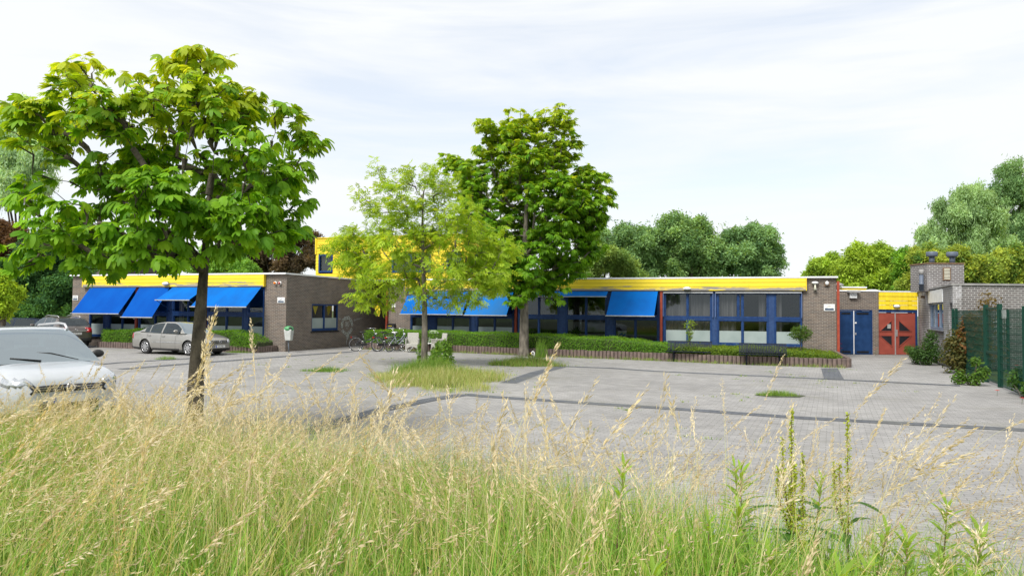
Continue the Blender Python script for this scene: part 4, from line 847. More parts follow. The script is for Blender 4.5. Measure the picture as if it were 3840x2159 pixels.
# --- white crossover near the camera
WHT = carpaint('white_pearl', (.47, .49, .515), (.44, .46, .485), .1, .28)
wh_ = R(-40); hv = Vector((math.cos(wh_), math.sin(wh_))); wc = Vector((-7.42, 12.15))-hv*2.26
wcar = car(dict(name='white_crossover', loc=(wc.x, wc.y, 0), rz=wh_, L=4.52, paint=WHT, mirror=BLKP, label='large white crossover parked nearest us at the left, its bonnet rising behind the tall grass',
    top=[(-2.26, .9), (-2.1, 1.12), (-1.2, 1.14), (0, 1.10), (.9, 1.09), (1.15, 1.085), (1.6, 1.03), (2.0, .95), (2.18, .85), (2.26, .70)],
    sh=[(-2.26, .85), (-2.1, 1.04), (0, 1.02), (1, 1.0), (1.6, .94), (2.0, .86), (2.2, .74), (2.26, .62)],
    wid=[(-2.26, .72), (-2.1, .84), (-1.6, .915), (0, .925), (1.4, .925), (1.8, .90), (2.05, .82), (2.18, .72), (2.26, .60)],
    bot=[(-2.26, .38), (-2.0, .26), (0, .25), (1.9, .25), (2.26, .30)], wx=(-1.32, 1.38), rw=.35, ri=.235, spk=5, crease=.8, gh=(1.22, .30, -1.6, -2.1), wr=.64, sunroof=True,
    roof=[(-2.1, 1.12), (-1.85, 1.4), (-1.6, 1.58), (-1.0, 1.66), (-.3, 1.69), (.15, 1.68), (.42, 1.60), (.8, 1.38), (1.22, 1.07)],
    glass=(-1.6, .9), pillars=[(-.2, .05), (-1.05, .05)], handles=(-.1, -1.0), seams=(.72, -.25, -1.2),
    patch=[('headlight', lambda x, y, z, s, k: x > 1.86 and y > .5 and .76 < z < .88), ('grille', lambda x, y, z, s, k: x > 2.12 and y < .56 and .64 < z < .76), ('air_intake', lambda x, y, z, s, k: x > 2.1 and y < .5 and .34 < z < .5), ('sill_trim', lambda x, y, z, s, k: z < .32), ('tail_light', lambda x, y, z, s, k: x < -2.0 and y > .55 and .8 < z < 1.0)],
    pm={'headlight': LENS, 'grille': BLKP, 'air_intake': BLKP, 'sill_trim': BLKP, 'tail_light': REDL}))
b = B(); 
for k in range(3): b.box(2.27, 2.292, -.5, .5, .655+.036*k, .664+.036*k)
b.build('grille_bars', CHROME, wcar)
b = B(); pp = [(2.31, 0, .83), (2.31, .07, .715), (2.31, 0, .60), (2.31, -.07, .715), (2.31, 0, .83)]; b.tube(pp, .013, 5); b.build('emblem', CHROME, wcar)
plate(wcar, 2.296, .53, 1, '')
for sg in (1, -1): b = B(); b.tube([(-1.5, sg*.60, 1.60), (-1.3, sg*.60, 1.69), (-.2, sg*.61, 1.745), (.1, sg*.61, 1.73), (.28, sg*.60, 1.64)], .022, 7); b.build('roof_rail', ALU, wcar)
b = B(); b.tube([(1.17, .5, 1.10), (1.02, .1, 1.225), (.98, -.12, 1.24)], .011, 5); b.build('wiper', BLKP, wcar); b = B(); b.tube([(1.19, -.1, 1.11), (1.10, -.55, 1.165)], .011, 5); b.build('wiper', BLKP, wcar)
b = B(); n_ = 14; pr = []
for i in range(n_+1): y = -.78+1.56*i/n_; pr.append((2.1-.35*(y/.8)**2, y, .895-.02*(y/.8)**2))
b.tube(pr, .006, 4); b.build('bonnet_gap', BLKP, wcar)

# =================================================================== BICYCLES
FR1 = noisy('bike_dark_paint', (.03, .035, .05), (.02, .025, .035), 5, .3, coat=.5); FR2 = noisy('bike_silver_paint', (.42, .47, .52), (.36, .4, .45), 5, .3, .4)
def bike(loc, rz, steer, fm, label, step=True, white=False):
    e = empty('bicycle', loc, rz, label, 'bicycle', 'bicycles by the entrance'); rt = .34
    def wheel(x, y, an):
        w_ = empty('wheel', (x, y, rt+.015), an); w_.parent = e
        B().ring((0, 0, 0), (0, 1, 0), rt, .021, 36, 7).build('tyre', RUB, w_); b = B(); b.ring((0, 0, 0), (0, 1, 0), rt-.026, .011, 36, 5); b.tube([(0, -.05, 0), (0, .05, 0)], .022, 8)
        for k in range(14): a = 2*math.pi*k/14; b.tube([(.02*math.cos(a+1), .02*(-1)**k, .02*math.sin(a+1)), ((rt-.03)*math.cos(a), 0, (rt-.03)*math.sin(a))], .0022, 3, cap=False)
        b.build('rim', CHROME, w_)
        B().ring((0, 0, 0), (0, 1, 0), rt+.035, .02, 18, 4, a0=R(20), a1=R(185)).build('mudguard', CHROME if not white else PLAS, w_)
    fx, rx = .56, -.54; wheel(rx, 0, 0); ax_ = Vector((.42, 0, .62)); wheel(.56*1.0, .05*math.sin(steer)*4*0, steer)
    b = B(); bb = (-.05, 0, .3); st = (-.2, 0, .78); ht = (.38, 0, .92); hb = (.43, 0, .66); rh = (rx, 0, .35)
    b.tube([bb, st], .019, 8).tube([bb, (.2, 0, .45), hb], .024, 8).tube([ht, hb], .024, 8)
    if not step: b.tube([st, ht], .018, 8)
    else: b.tube([(-.1, 0, .5), (.18, 0, .6), (.4, 0, .82)], .018, 8)
    for y in (-.05, .05): b.tube([rh[:1]+(y,)+rh[2:], bb], .011, 6).tube([(rx, y, .35), (-.18, 0, .72)], .009, 6)
    b.build('frame', fm, e)
    b = B()
    for y in (-.05, .05): b.tube([(fx, y, .355), (fx-.05, y, .6), (.43, y*.5, .68)], .012, 6)
    b.build('fork', CHROME, e); c_, s_ = math.cos(steer), math.sin(steer); b = B(); b.tube([ht, (.34, 0, 1.08)], .014, 6)
    pr = [(-.16, -.31), (.02, -.27), (.09, -.1), (.1, 0), (.09, .1), (.02, .27), (-.16, .31)]; b.tube([(.33+x*c_-y*s_, x*s_+y*c_, 1.1+(.05 if abs(y) > .05 else 0)) for x, y in pr], .012, 6); b.build('handlebar', CHROME, e)
    for y in (-.31, .31):
        b = B(); b.tube([(.33-.16*c_-y*s_, -.16*s_+y*c_, 1.15), (.33-.26*c_-y*s_, -.26*s_+y*c_, 1.15)], .018, 7); b.build('grip', BLKP, e)
    b = B(); b.tube([(-.2, 0, .78), (-.225, 0, .93)], .013, 6); b.build('seat_post', CHROME, e); b = B(); b.ball((-.26, 0, .96), .13, 12, 8, (1, .75, .3)); b.ball((-.12, 0, .965), .06, 10, 6, (1.5, .5, .5)); b.build('saddle', PLAS if white else BLKP, e)
    b = B(); 
    for y in (-.06, .06): b.tube([(-.22, y, .74), (-.75, y, .74)], .008, 5).tube([(-.7, y, .74), (rx, y, .37)], .006, 5)
    for x in (-.3, -.45, -.6, -.74): b.tube([(x, -.06, .74), (x, .06, .74)], .006, 4)
    b.build('carrier', CHROME if white else BLACK, e); b = B(); b.box(-.80, -.755, -.06, .06, .67, .74); b.build('rear_light', REDL, e)
    b = B(); b.tube([(-.05, -.09, .3), (.05, -.09, .16)], .008, 5).tube([(-.05, .09, .3), (-.15, .09, .44)], .008, 5).tube([(-.05, -.1, .3), (-.05, .1, .3)], .02, 8).ring((-.05, -.05, .3), (0, 1, 0), .09, .008, 20, 4).box(.0, .1, -.19, -.1, .145, .17).box(-.2, -.1, .1, .19, .43, .455); b.build('crank', BLACK, e)
    b = B(); b.box(-.54, -.0, -.062, -.045, .27, .40); b.build('chain_guard', BLKP, e); b = B(); b.tube([(-.3, .06, .34), (-.38, .22, .02)], .009, 5); b.build('kickstand', BLACK, e)
    b = B(); b.ball((.46, 0, .86), .05); b.build('headlight', CHROME, e); return e
g1 = at(1345, 1317); bike((g1.x+.35, g1.y+.25, 0), R(18), R(-25), FR1, 'dark city bike with black saddle, leftmost of the three bicycles by the side wall')
g2 = at(1437, 1317); bike((g2.x+.15, g2.y+.2, 0), R(40), R(-10), FR1, 'black bicycle in the middle, its wheels overlapping the silver one', step=False)
g3 = at(1500, 1317); bike((g3.x-.1, g3.y-.1, 0), R(50), R(-55), FR2, 'silver step-through bicycle with white saddle, nearest the hedge', white=True)

# =================================================================== CHAIRS, BENCHES, BIN
def wicker(loc, rz, label):
    e = empty('wicker_chair', loc, rz, label, 'chair', 'pale wicker garden chairs'); T_ = math.tan
    b = B(); b.hexa(((-.27, .22, .4), (.27, .22, .4), (.27, .28, .4), (-.27, .28, .4), (-.28, .30, .95), (.28, .30, .95), (.28, .36, .95), (-.28, .36, .95))); b.build('backrest', WICK, e, bevel=.02)
    b = B(); b.box(-.27, .27, -.27, .24, .36, .43); b.build('seat', WICK, e, bevel=.015)
    b = B(); n_ = 10
    for i in range(n_):
        x0_, x1_ = -.28+.56*i/n_, -.28+.56*(i+1)/n_; z0_ = .12+.12*math.sin(math.pi*i/n_)+.05; z1_ = .12+.12*math.sin(math.pi*(i+1)/n_)+.05
        b.hexa(((x0_, -.29, z0_), (x1_, -.29, z1_), (x1_, -.26, z1_), (x0_, -.26, z0_), (x0_, -.29, .40), (x1_, -.29, .40), (x1_, -.26, .40), (x0_, -.26, .40)))
    b.build('apron', WICK, e)
    for sg in (-1, 1):
        b = B(); b.box(sg*.305-.03, sg*.305+.03, -.29, .29, .60, .66).box(sg*.305-.02, sg*.305+.02, -.27, .27, .2, .6); b.build('armrest', WICK, e, bevel=.01)
        for y in (-.26, .26): b = B(); b.box(sg*.29-.025, sg*.29+.025, y-.025, y+.025, 0, .25); b.build('leg', WICK, e)
    return e
p = at(1551, 1318); wicker((p.x, p.y-.45, 0), R(2), 'pale wicker armchair facing us in front of the long hedge, left of the walnut trunk')
p = at(1648, 1320); wicker((p.x, p.y-.4, 0), R(-62), 'pale wicker armchair turned sideways, right of the white plastic chair')
p = at(1622, 1316); e = empty('plastic_chair', (p.x, p.y-.35, 0), R(-8), 'white plastic garden chair with slatted back between the walnut trunk and the wicker chair', 'chair')
b = B(); b.box(-.24, .24, -.24, .22, .40, .43); b.build('seat', PLAS, e, bevel=.01)
b = B()
for k in range(6): z_ = .5+k*.085; yy = .24+k*.02; b.box(-.21, .21, yy, yy+.018, z_, z_+.05)
for sg in (-1, 1): b.tube([(sg*.22, .23, .42), (sg*.22, .35, .98)], .02, 6)
b.tube([(-.22, .35, .98), (-.12, .365, 1.03), (.12, .365, 1.03), (.22, .35, .98)], .022, 6); b.build('backrest', PLAS, e)
for sg in (-1, 1):
    b = B(); b.tube([(sg*.27, .28, .66), (sg*.28, -.2, .66), (sg*.27, -.24, .6)], .02, 6); b.build('armrest', PLAS, e)
    for y0_, y1_ in ((-.22, -.26), (.22, .28)): b = B(); b.tube([(sg*.23, y0_, .62 if y0_ < 0 else .42), (sg*.26, y1_, 0)], .022, 6); b.build('leg', PLAS, e)
NAV = noisy('bench_steel', (.018, .022, .034), (.012, .016, .026), 8, .6, spec=.15)
def bench(loc, rz, label):
    e = empty('park_bench', loc, rz, label, 'bench', 'dark steel benches by the low hedge'); Wd = 1.82; b = B(); n_ = 30
    for i in range(n_): x = -Wd/2+.03+(Wd-.06)*i/(n_-1); b.bar((x, .27, .50), (x, .40, .84), .040, .008, up=(0, 1, 0))
    b.bar((-Wd/2, .27, .49), (Wd/2, .27, .49), .03).bar((-Wd/2, .405, .85), (Wd/2, .405, .85), .03); b.build('backrest', NAV, e)
    b = B()
    for i in range(n_): x = -Wd/2+.03+(Wd-.06)*i/(n_-1); b.bar((x, -.2, .45), (x, .25, .42), .045, .008)
    b.bar((-Wd/2, -.21, .445), (Wd/2, -.21, .445), .035).bar((-Wd/2, .24, .42), (Wd/2, .24, .42), .03); b.build('seat', NAV, e)
    for sg in (-1, 1):
        b = B(); b.tube([(sg*.62, .03, 0), (sg*.62, .03, .40)], .034, 10).bar((sg*.62, -.2, .41), (sg*.62, .3, .41), .04).bar((sg*.62, .28, .40), (sg*.62, .41, .84), .03); b.build('leg', NAV, e)
    return e
p = at(2583, 1357); bench((p.x, p.y, 0), R(-20), 'dark slatted steel bench, left of the pair, in front of the leafy sapling')
p = at(2861, 1370); bench((p.x, p.y, 0), R(-17), 'dark slatted steel bench, right of the pair, behind the tall straw stalks')
p = at(1083, 1320); e = empty('litter_bin', (p.x, p.y-.05, 0), R(-10), 'grey litter bin with green lid on a leaning post at the brick corner', 'litter bin')
b = B(); b.tube([(.02, 0, 0), (-.03, 0, .65)], .03, 8); b.build('post', GREYM, e)
b = B(); b.hexa(((-.13, -.14, .56), (.15, -.14, .56), (.15, .12, .56), (-.13, .12, .56), (-.18, -.19, 1.10), (.21, -.19, 1.10), (.21, .14, 1.10), (-.18, .14, 1.10))); b.build('bin_body', BINM, e, bevel=.03)
b = B(); b.ball((.01, -.02, 1.12), .24, 16, 8, (1, .85, .6)); o = b.build('lid', GREENP, e); b = B(); b.ball((.12, -.12, 1.16), .1, 12, 6, (1, .9, .6)); b.build('opening', BLKP, o)
p = at(1998, 1342); e = empty('garden_ornament', (p.x, p.y, 0), 0, 'small white hook-shaped ornament in the weeds right of the middle chestnut trunk', 'ornament')
b = B(); b.tube([(.06, 0, 0), (.07, 0, .12), (.06, 0, .24), (0, 0, .30), (-.06, 0, .24), (-.04, 0, .16), (.02, 0, .16)], .028, 7); b.build('hook', PLAS, e); b = B(); b.ball((-.09, -.02, .2), .03); b.build('beak', YELP, e)
# red marker post by the annex, fence
p = at(3494, 1347); tag(B().build('x', None) if False else (lambda o: o)(MB().tube([(p.x, p.y, 0), (p.x, p.y, 1.05)], .045, 10).build('marker_post', RED)), 'thin red post standing among the poppies beside the grey brick annex', 'post')

# =================================================================== PLANTERS
def palisade(name, pts, h, label, closed_end=None):
    b = B(); d = .0; P = [Vector(p) for p in pts]; seg = []
    for a, c in zip(P[:-1], P[1:]):
        n_ = max(1, int((c-a).length/.165))
        for i in range(n_): seg.append((a.lerp(c, i/n_), a.lerp(c, (i+1)/n_)))
    rnd = random.Random(2)
    for a, c in seg:
        m = (a+c)/2; t = (c-a).normalized(); q = Vector((-t.y, t.x)); hh = h+rnd.uniform(-.012, .012); w_ = (c-a).length/2-.006; o_ = rnd.uniform(-.008, .008)
        pr = [(-w_, .06), (-w_, -.02), (-w_*.7, -.065), (0, -.085), (w_*.7, -.065), (w_, -.02), (w_, .06)]; i0 = len(b.v); k = len(pr)
        for z in (0, hh): b.v += [((m+t*x+q*(y+o_)).x, (m+t*x+q*(y+o_)).y, z) for x, y in pr]
        for j in range(k): j2 = (j+1) % k; b.f.append((i0+j, i0+j2, i0+k+j2, i0+k+j)); b.sm.append(False)
        b.f.append(tuple(i0+k+j for j in range(k))); b.sm.append(False)
    o = b.build(name, WOODC); return tag(o, label, 'planter edging')
RP = [(2.0, 3.75), (4.3, 3.6), (7.1, 3.4), (10, 2.8), (13.4, 2.15), (16.5, 1.8), (18.6, 1.4), (20.5, .95), (22.5, .7), (24.9, .75)]
RPW = [W(*p).xy for p in RP]; palisade('planter_edging', RPW+[W(25.2, 1.0).xy, W(25.3, 6.9).xy], .34, 'long reddish-brown palisade edging of the planting bed before the right wing')
LPW = [W(*p).xy for p in ((-10.7, -1.1), (-8, -1.25), (-4, -1.4), (-1, -1.5))]; palisade('planter_edging', LPW+[W(-.55, -1.45).xy, W(-.5, -.02).xy], .30, 'short reddish-brown palisade edging of the bed before the left wing')
b = B(); pts = RP+[(25.2, 6.95), (1.9, 6.95)]; b.face([tuple(W(x, y+(.05 if i < 10 else 0), .27)) for i, (x, y) in enumerate(pts)]); b.build('soil_bed', SOIL)['kind'] = 'structure'
b = B(); b.face([tuple(W(x, y, .24)) for x, y in ((-10.7, -1.05), (-.55, -1.4), (-.55, -.05), (-10.7, -.05))]); b.build('soil_bed', SOIL)['kind'] = 'structure'

# =================================================================== PLANTS
KITE = TL; KQ = TLQ
def hedge(name, path, label, dens=520, leaf=(.045, .085), c0=(.06, .19, .015), c1=(.21, .41, .035), nz=3, flat_top=True):
    """path: (s, nfront, nback, ztop) rows; clipped leaves over the front, the top and the back"""
    g = np.random.default_rng(hash(name) % 999+nz); P = np.array(path, float); Ls = np.diff(P[:, 0]); pos = []; nr = []
    base = B()
    for i in range(len(P)-1):
        s0, f0_, b0, t0 = P[i]; s1, f1, b1, t1 = P[i+1]; m = int((s1-s0)*dens)
        u = g.random(m*3); S = s0+(s1-s0)*u; Fn = f0_+(f1-f0_)*u; Bn = b0+(b1-b0)*u; Tz = t0+(t1-t0)*u
        wob = .05*np.sin(S*2.1)+.04*np.sin(S*5.3+1); kind = g.random(m*3)
        top_share = .5; isT = kind < top_share; r = g.random(m*3)
        n_ = np.where(isT, Fn+(Bn-Fn)*r, Fn+g.normal(0, .05, m*3)+wob+.10*np.maximum(0, r-.8)); z = np.where(isT, Tz+g.normal(0, .03, m*3)+wob*.6, .27+(Tz-.27)*r)
        curve = np.where(~isT, 0, 0); x = Cx+S*ca-n_*sa; y = Cy+S*sa+n_*ca
        pos.append(np.stack([x, y, z], 1)); nn = np.where(isT[:, None], np.array([[0, 0, 1.]]), np.array([[sa*1.0, -ca, .25]])); nr.append(nn+g.normal(0, .55, nn.shape))
        c = [W(s0, f0_+.09, .2), W(s1, f1+.09, .2), W(s1, b1, .2), W(s0, b0, .2)]; d = [W(s0, f0_+.09, t0-.08), W(s1, f1+.09, t1-.08), W(s1, b1, t1-.08), W(s0, b0, t0-.08)]; base.hexa([tuple(q) for q in c+d])
    pos = np.concatenate(pos); nr = np.concatenate(nr); V, Q, C = foliage(pos, nr, g.uniform(*leaf, len(pos)), c0, c1, vary=.3)
    r = empty(name, W(P[0, 0], P[0, 1]), 0, label, 'hedge'); base.v = [tuple(Vector(v)-r.location) for v in base.v]; base.build('inner_branches', SOIL, r); npmesh('foliage', V-np.array(r.location), Q, C, LEAF, r); return r
hedge('hedge', [(2.1, 3.87, 5.4, .97), (4.3, 3.72, 5.3, .99), (7.1, 3.52, 5.2, .98), (10, 2.92, 4.9, .97), (13.4, 2.27, 4.6, .93), (15.2, 2.0, 4.4, .88), (17, 1.85, 4.2, .78), (18.4, 1.6, 4.0, .62)], 'long clipped green hedge in the palisade bed under the right-wing windows', 620)
hedge('low_hedge', [(18.4, 1.6, 4.2, .60), (20.5, 1.15, 4.2, .60), (22.5, .9, 4.4, .60), (23.8, .95, 4.6, .52), (24.9, 1.0, 4.8, .40)], 'low spreading yellow-green shrubs behind the two benches', 700, (.05, .11), (.07, .15, .015), (.22, .32, .03), 5)
hedge('left_hedge', [(-10.6, -1.0, -.25, .86), (-8, -1.15, -.25, .93), (-4, -1.3, -.25, .95), (-2.0, -1.45, -.25, .96), (-1.1, -1.62, -.3, .80), (-.5, -1.55, -.3, .55)], 'green hedge under the left-wing windows behind the silver sedan', 700)

class Skeleton: pass
def grow(name, base, lean, trunk_h, r_base, lobes, ntips, label, cat, barkm, leafer, seed, rr=.011, twist=.06, minz=None, group=None, crown_mat=None, zmin_attach=.55, twigs=0):
    """trunk and limbs grown towards tips scattered through the crown's lobes (x, y, z, r in metres from the base)"""
    g = np.random.default_rng(seed); root = empty(name, base, 0, label, cat, group)
    lobes = np.array(lobes, float); vol = lobes[:, 3]**2.2; pick = g.choice(len(lobes), ntips, p=vol/vol.sum()); d = unit(g.normal(size=(ntips, 3))); rad = g.random(ntips)**(1/2.6)
    tips = lobes[pick, :3]+d*(lobes[pick, 3]*rad)[:, None]*np.array([1, 1, .92])+g.normal(0, .22, (ntips, 3))*np.median(lobes[:, 3])
    nodes = [np.array([0, 0, 0.])]; par = [-1]; K = 26; lean = np.array(lean, float); ph = g.uniform(0, 6, 4)
    for k in range(1, K+1):
        t = k/K; p = np.array([lean[0]*t+twist*math.sin(3.1*t+ph[0])*t, lean[1]*t+twist*math.sin(2.7*t+ph[1])*t, trunk_h*t]); nodes.append(p); par.append(k-1)
    plen = [trunk_h*k/K for k in range(K+1)]; order = np.argsort(np.linalg.norm(tips[:, :2], axis=1)+.35*np.abs(tips[:, 2]-trunk_h*.6)); tipnode = []
    for ti in order:
        T = tips[ti]; A = np.array(nodes); D = np.linalg.norm(A-T, axis=1); dz = T[2]-A[:, 2]; hr = np.linalg.norm((A-T)[:, :2], axis=1)
        cost = D+.28*np.array(plen)+np.where(dz < -.1*hr, 3*(-dz), 0)+np.where((np.arange(len(A)) <= K) & (A[:, 2] < trunk_h*zmin_attach), 50, 0); j = int(np.argmin(cost)); S0 = A[j]; dist = D[j]; m = max(2, int(dist/.22)) if dist < 3 else int(dist/.3)
        up_ = .14*dist; prev = j; off = g.normal(0, .05*dist, 3)
        for k in range(1, m+1):
            t = k/m; p = S0+(T-S0)*t+off*math.sin(math.pi*t)+np.array([0, 0, up_])*math.sin(math.pi*t)*.5+(g.normal(0, .012*dist**.5, 3) if k < m else 0); nodes.append(p); par.append(prev); plen.append(plen[prev]+dist/m); prev = len(nodes)-1
        tipnode.append(prev)
    A = np.array(nodes); cnt = np.zeros(len(A))
    for t in tipnode: cnt[t] += 1
    for i in range(len(A)-1, 0, -1): cnt[par[i]] += cnt[i]
    rad = rr*np.maximum(cnt, .5)**.46; tr = np.arange(len(A)) <= K
    tz = A[:, 2]/trunk_h; rt = r_base*(1-.80*np.clip(tz, 0, 1)**1.1)*(1+.25*np.exp(-A[:, 2]/.12)); rad = np.where(tr, rt, np.minimum(rad, r_base*.31)); rad[tipnode] = rr*.45
    V = []; Q = []; nS = 7
    child = {}
    idx = np.arange(1, len(A)); Pp = A[[par[i] for i in idx]]; Cc = A[idx]; dv_ = unit(Cc-Pp); R_ = frames(dv_, np.zeros(len(idx))); ang = np.arange(nS)*2*math.pi/nS; circ = np.stack([np.cos(ang), np.sin(ang), 0*ang], 1)
    r0_ = np.where(np.array([par[i] for i in idx]) <= K, np.where(idx <= K, rad[[par[i] for i in idx]], rad[idx]*1.25), rad[[par[i] for i in idx]]); r0_ = np.minimum(r0_, rad[idx]*1.6)
    ra = np.einsum('nij,kj->nki', R_, circ); V0 = Pp[:, None]+ra*r0_[:, None, None]-dv_[:, None]*0.3*r0_[:, None, None]; V1 = Cc[:, None]+ra*rad[idx][:, None, None]
    # consistent rings on the trunk
    V = np.concatenate([V0, V1], 1).reshape(-1, 3); q = np.array([[j, (j+1) % nS, nS+(j+1) % nS, nS+j] for j in range(nS)]); Q = (q[None]+(np.arange(len(idx))*2*nS)[:, None, None]).reshape(-1, 4)
    npmesh('trunk', V, Q, None, barkm, root, smooth=True)
    leafer(root, A, np.array(tipnode), np.array(par), g, cnt, K); return root

def leaflet(L=1., wmax=.34, rows=5, droop=.25, fold=.12, obov=.68):
    ts = np.linspace(0, 1, rows); V = []
    if wmax > .3: ts = np.array({5: [0, .3, .62, .87, 1], 3: [0, .66, 1]}[rows])
    for t in ts:
        w_ = wmax*(math.sin(math.pi*min(t/obov*.5, .5)) if t < obov else max(math.cos((t-obov)/(1-obov)*math.pi/2), 0)**.6)*.5+(.03 if wmax > .3 and t == 1 else .006); z = -droop*t*t; x = L*t*(1-.15*droop*t)
        V += [(x, w_, z+fold*w_), (x, 0, z-.0), (x, -w_, z+fold*w_)]
    Q = [(3*i+k, 3*i+k+1, 3*i+4+k, 3*i+3+k) for i in range(rows-1) for k in (0, 1)]; return np.array(V), np.array(Q)
def palmate(rows, n=7, droop=.45):
    VV, QQ = [], []; o = 0
    for i in range(n):
        a = (i-(n-1)/2)*R(138)/(n-1); f = 1-.42*abs(i-(n-1)/2)/((n-1)/2); V, Q = leaflet(1, .325, rows, droop*(.8+.5*((i*37) % 5)/5)); V = V*f; V[:, 2] -= .10*abs(math.sin(a))*V[:, 0]
        c, s_ = math.cos(a), math.sin(a); X = V[:, 0]*c-V[:, 1]*s_; Y = V[:, 0]*s_+V[:, 1]*c; VV.append(np.stack([X, Y, V[:, 2]], 1)); QQ.append(Q+o); o += len(V)
    return np.concatenate(VV), np.concatenate(QQ)
def chestnut_leaves(nper, size, rows, c0, c1, ctop, inner=.5, extra_nodes=.3):
    variants = [palmate(rows, n, d) for n, d in ((7, .2), (7, .45), (5, .4), (7, .75))]
    def f(root, A, tips, par, g, cnt, K):
        nodes_ = [t for t in tips]; extra = [i for i in range(K+1, len(A)) if cnt[i] <= 2 and g.random() < extra_nodes]; VV, QQ, CC = [], [], []; o = 0; petV = MB()
        allp = np.array(nodes_*nper+extra); n = len(allp); cen = np.array([A[:, 0].mean(), A[:, 1].mean(), 0]); base = A[allp]
        outd = unit(base-np.array([A[tips][:, 0].mean(), A[tips][:, 1].mean(), A[tips][:, 2].mean()-.6])+1e-6)
        az = g.uniform(0, 6.28, n); dr = unit(np.stack([np.cos(az), np.sin(az), g.uniform(-.35, .55, n)], 1)*.9+outd*.75); pl = g.uniform(.25, .7, n)*size; P1 = base+dr*pl[:, None]
        xa = unit(dr*np.array([1, 1, .3])+np.array([0, 0, -.5])*g.uniform(-.2, 1.5, (n, 1))); up_ = np.tile([0, 0, 1.], (n, 1))+g.normal(0, .34, (n, 3)); ya = unit(np.cross(up_, xa)); za = np.cross(xa, ya); Rm = np.stack([xa, ya, za], 2)
        sz = size*g.uniform(.6, 1.15, n); vi = g.integers(0, len(variants), n)
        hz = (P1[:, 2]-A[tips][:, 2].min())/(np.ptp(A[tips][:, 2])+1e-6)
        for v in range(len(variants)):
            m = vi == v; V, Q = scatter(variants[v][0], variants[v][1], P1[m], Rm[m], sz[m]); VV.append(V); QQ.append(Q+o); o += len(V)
            t = g.random((m.sum(), 1)); c = np.array(c0)*(1-t)+np.array(c1)*t; k = np.clip(hz[m]*1.5-.75+g.normal(0, .28, m.sum()), 0, 1)[:, None]; c = c*(1-k)+np.array(ctop)*k; c = c*g.uniform(.8, 1.2, (m.sum(), 1)); CC.append(np.repeat(c, len(variants[v][0]), axis=0))  # yellower towards the crown top: young growth, and sky backlight put into leaf colour
        # petioles
        rr_ = .003*size/.3; side = np.cross(dr, [0, 0, 1.]); side = unit(side)*rr_; Vp = np.stack([base-side, base+side, P1+side, P1-side], 1).reshape(-1, 3); Qp = np.arange(n*4).reshape(-1, 4)
        VV.append(Vp); QQ.append(Qp+o); CC.append(np.tile([.14, .22, .05], (len(Vp), 1)))
        npmesh('crown', np.concatenate(VV), np.concatenate(QQ), np.concatenate(CC), LEAF, root)
    return f
def pinnate_leaves(nper, size, c0, c1):
    VV, QQ = [], []; o = 0
    for i, (x, sgn) in enumerate([(.25, 1), (.25, -1), (.5, 1), (.5, -1), (.75, 1), (.75, -1), (.8, 0)]):
        K_ = np.array([[0, 0, 0], [.22, .09, .02], [.5, 0, -.10], [.22, -.09, .02]]); a = sgn*R(58); c, s_ = math.cos(a), math.sin(a); X = K_[:, 0]*c-K_[:, 1]*s_+x; Y = K_[:, 0]*s_+K_[:, 1]*c; VV.append(np.stack([X, Y, K_[:, 2]-.18*x*x], 1)); QQ.append(TLQ+o); o += 4
    T = np.concatenate(VV); TQ = np.concatenate(QQ)
    def f(root, A, tips, par, g, cnt, K):
        allp = np.array(list(tips)*nper+[i for i in range(K+1, len(A)) if cnt[i] <= 2 and g.random() < .5]); n = len(allp); base = A[allp]+g.normal(0, .12, (n, 3)); outd = unit(base-A[tips].mean(0)); az = g.uniform(0, 6.28, n)
        dr = unit(np.stack([np.cos(az), np.sin(az), g.uniform(-.7, .6, n)], 1)+outd*.5); xa = unit(dr+np.array([0, 0, -.3])); up_ = np.tile([0, 0, .8], (n, 1))+g.normal(0, .7, (n, 3)); ya = unit(np.cross(up_, xa)); za = np.cross(xa, ya)
        V, Q = scatter(T, TQ, base, np.stack([xa, ya, za], 2), size*g.uniform(.6, 1.2, n)); t = g.random((n, 1)); c = (np.array(c0)*(1-t)+np.array(c1)*t)*g.uniform(.8, 1.2, (n, 1)); npmesh('crown', V, Q, np.repeat(c, len(T), axis=0), LEAF, root)
    return f
def lobes_px(base, L_, Y):
    """lobes given as photo positions (x, y, radius, depth offset) at distance Y -> metres from base"""
    o = []
    for x, y, r, dy in L_:
        S = 1.4907; p = far(x*S, y*S, Y+dy); o.append((p.x-base[0], p.y-base[1], p.z-base[2], r*S*(Y+dy)/F))
    return o
t1 = at(722, 1660); t1.z = 0; t1 = Vector((-4.62, 10.55, 0))
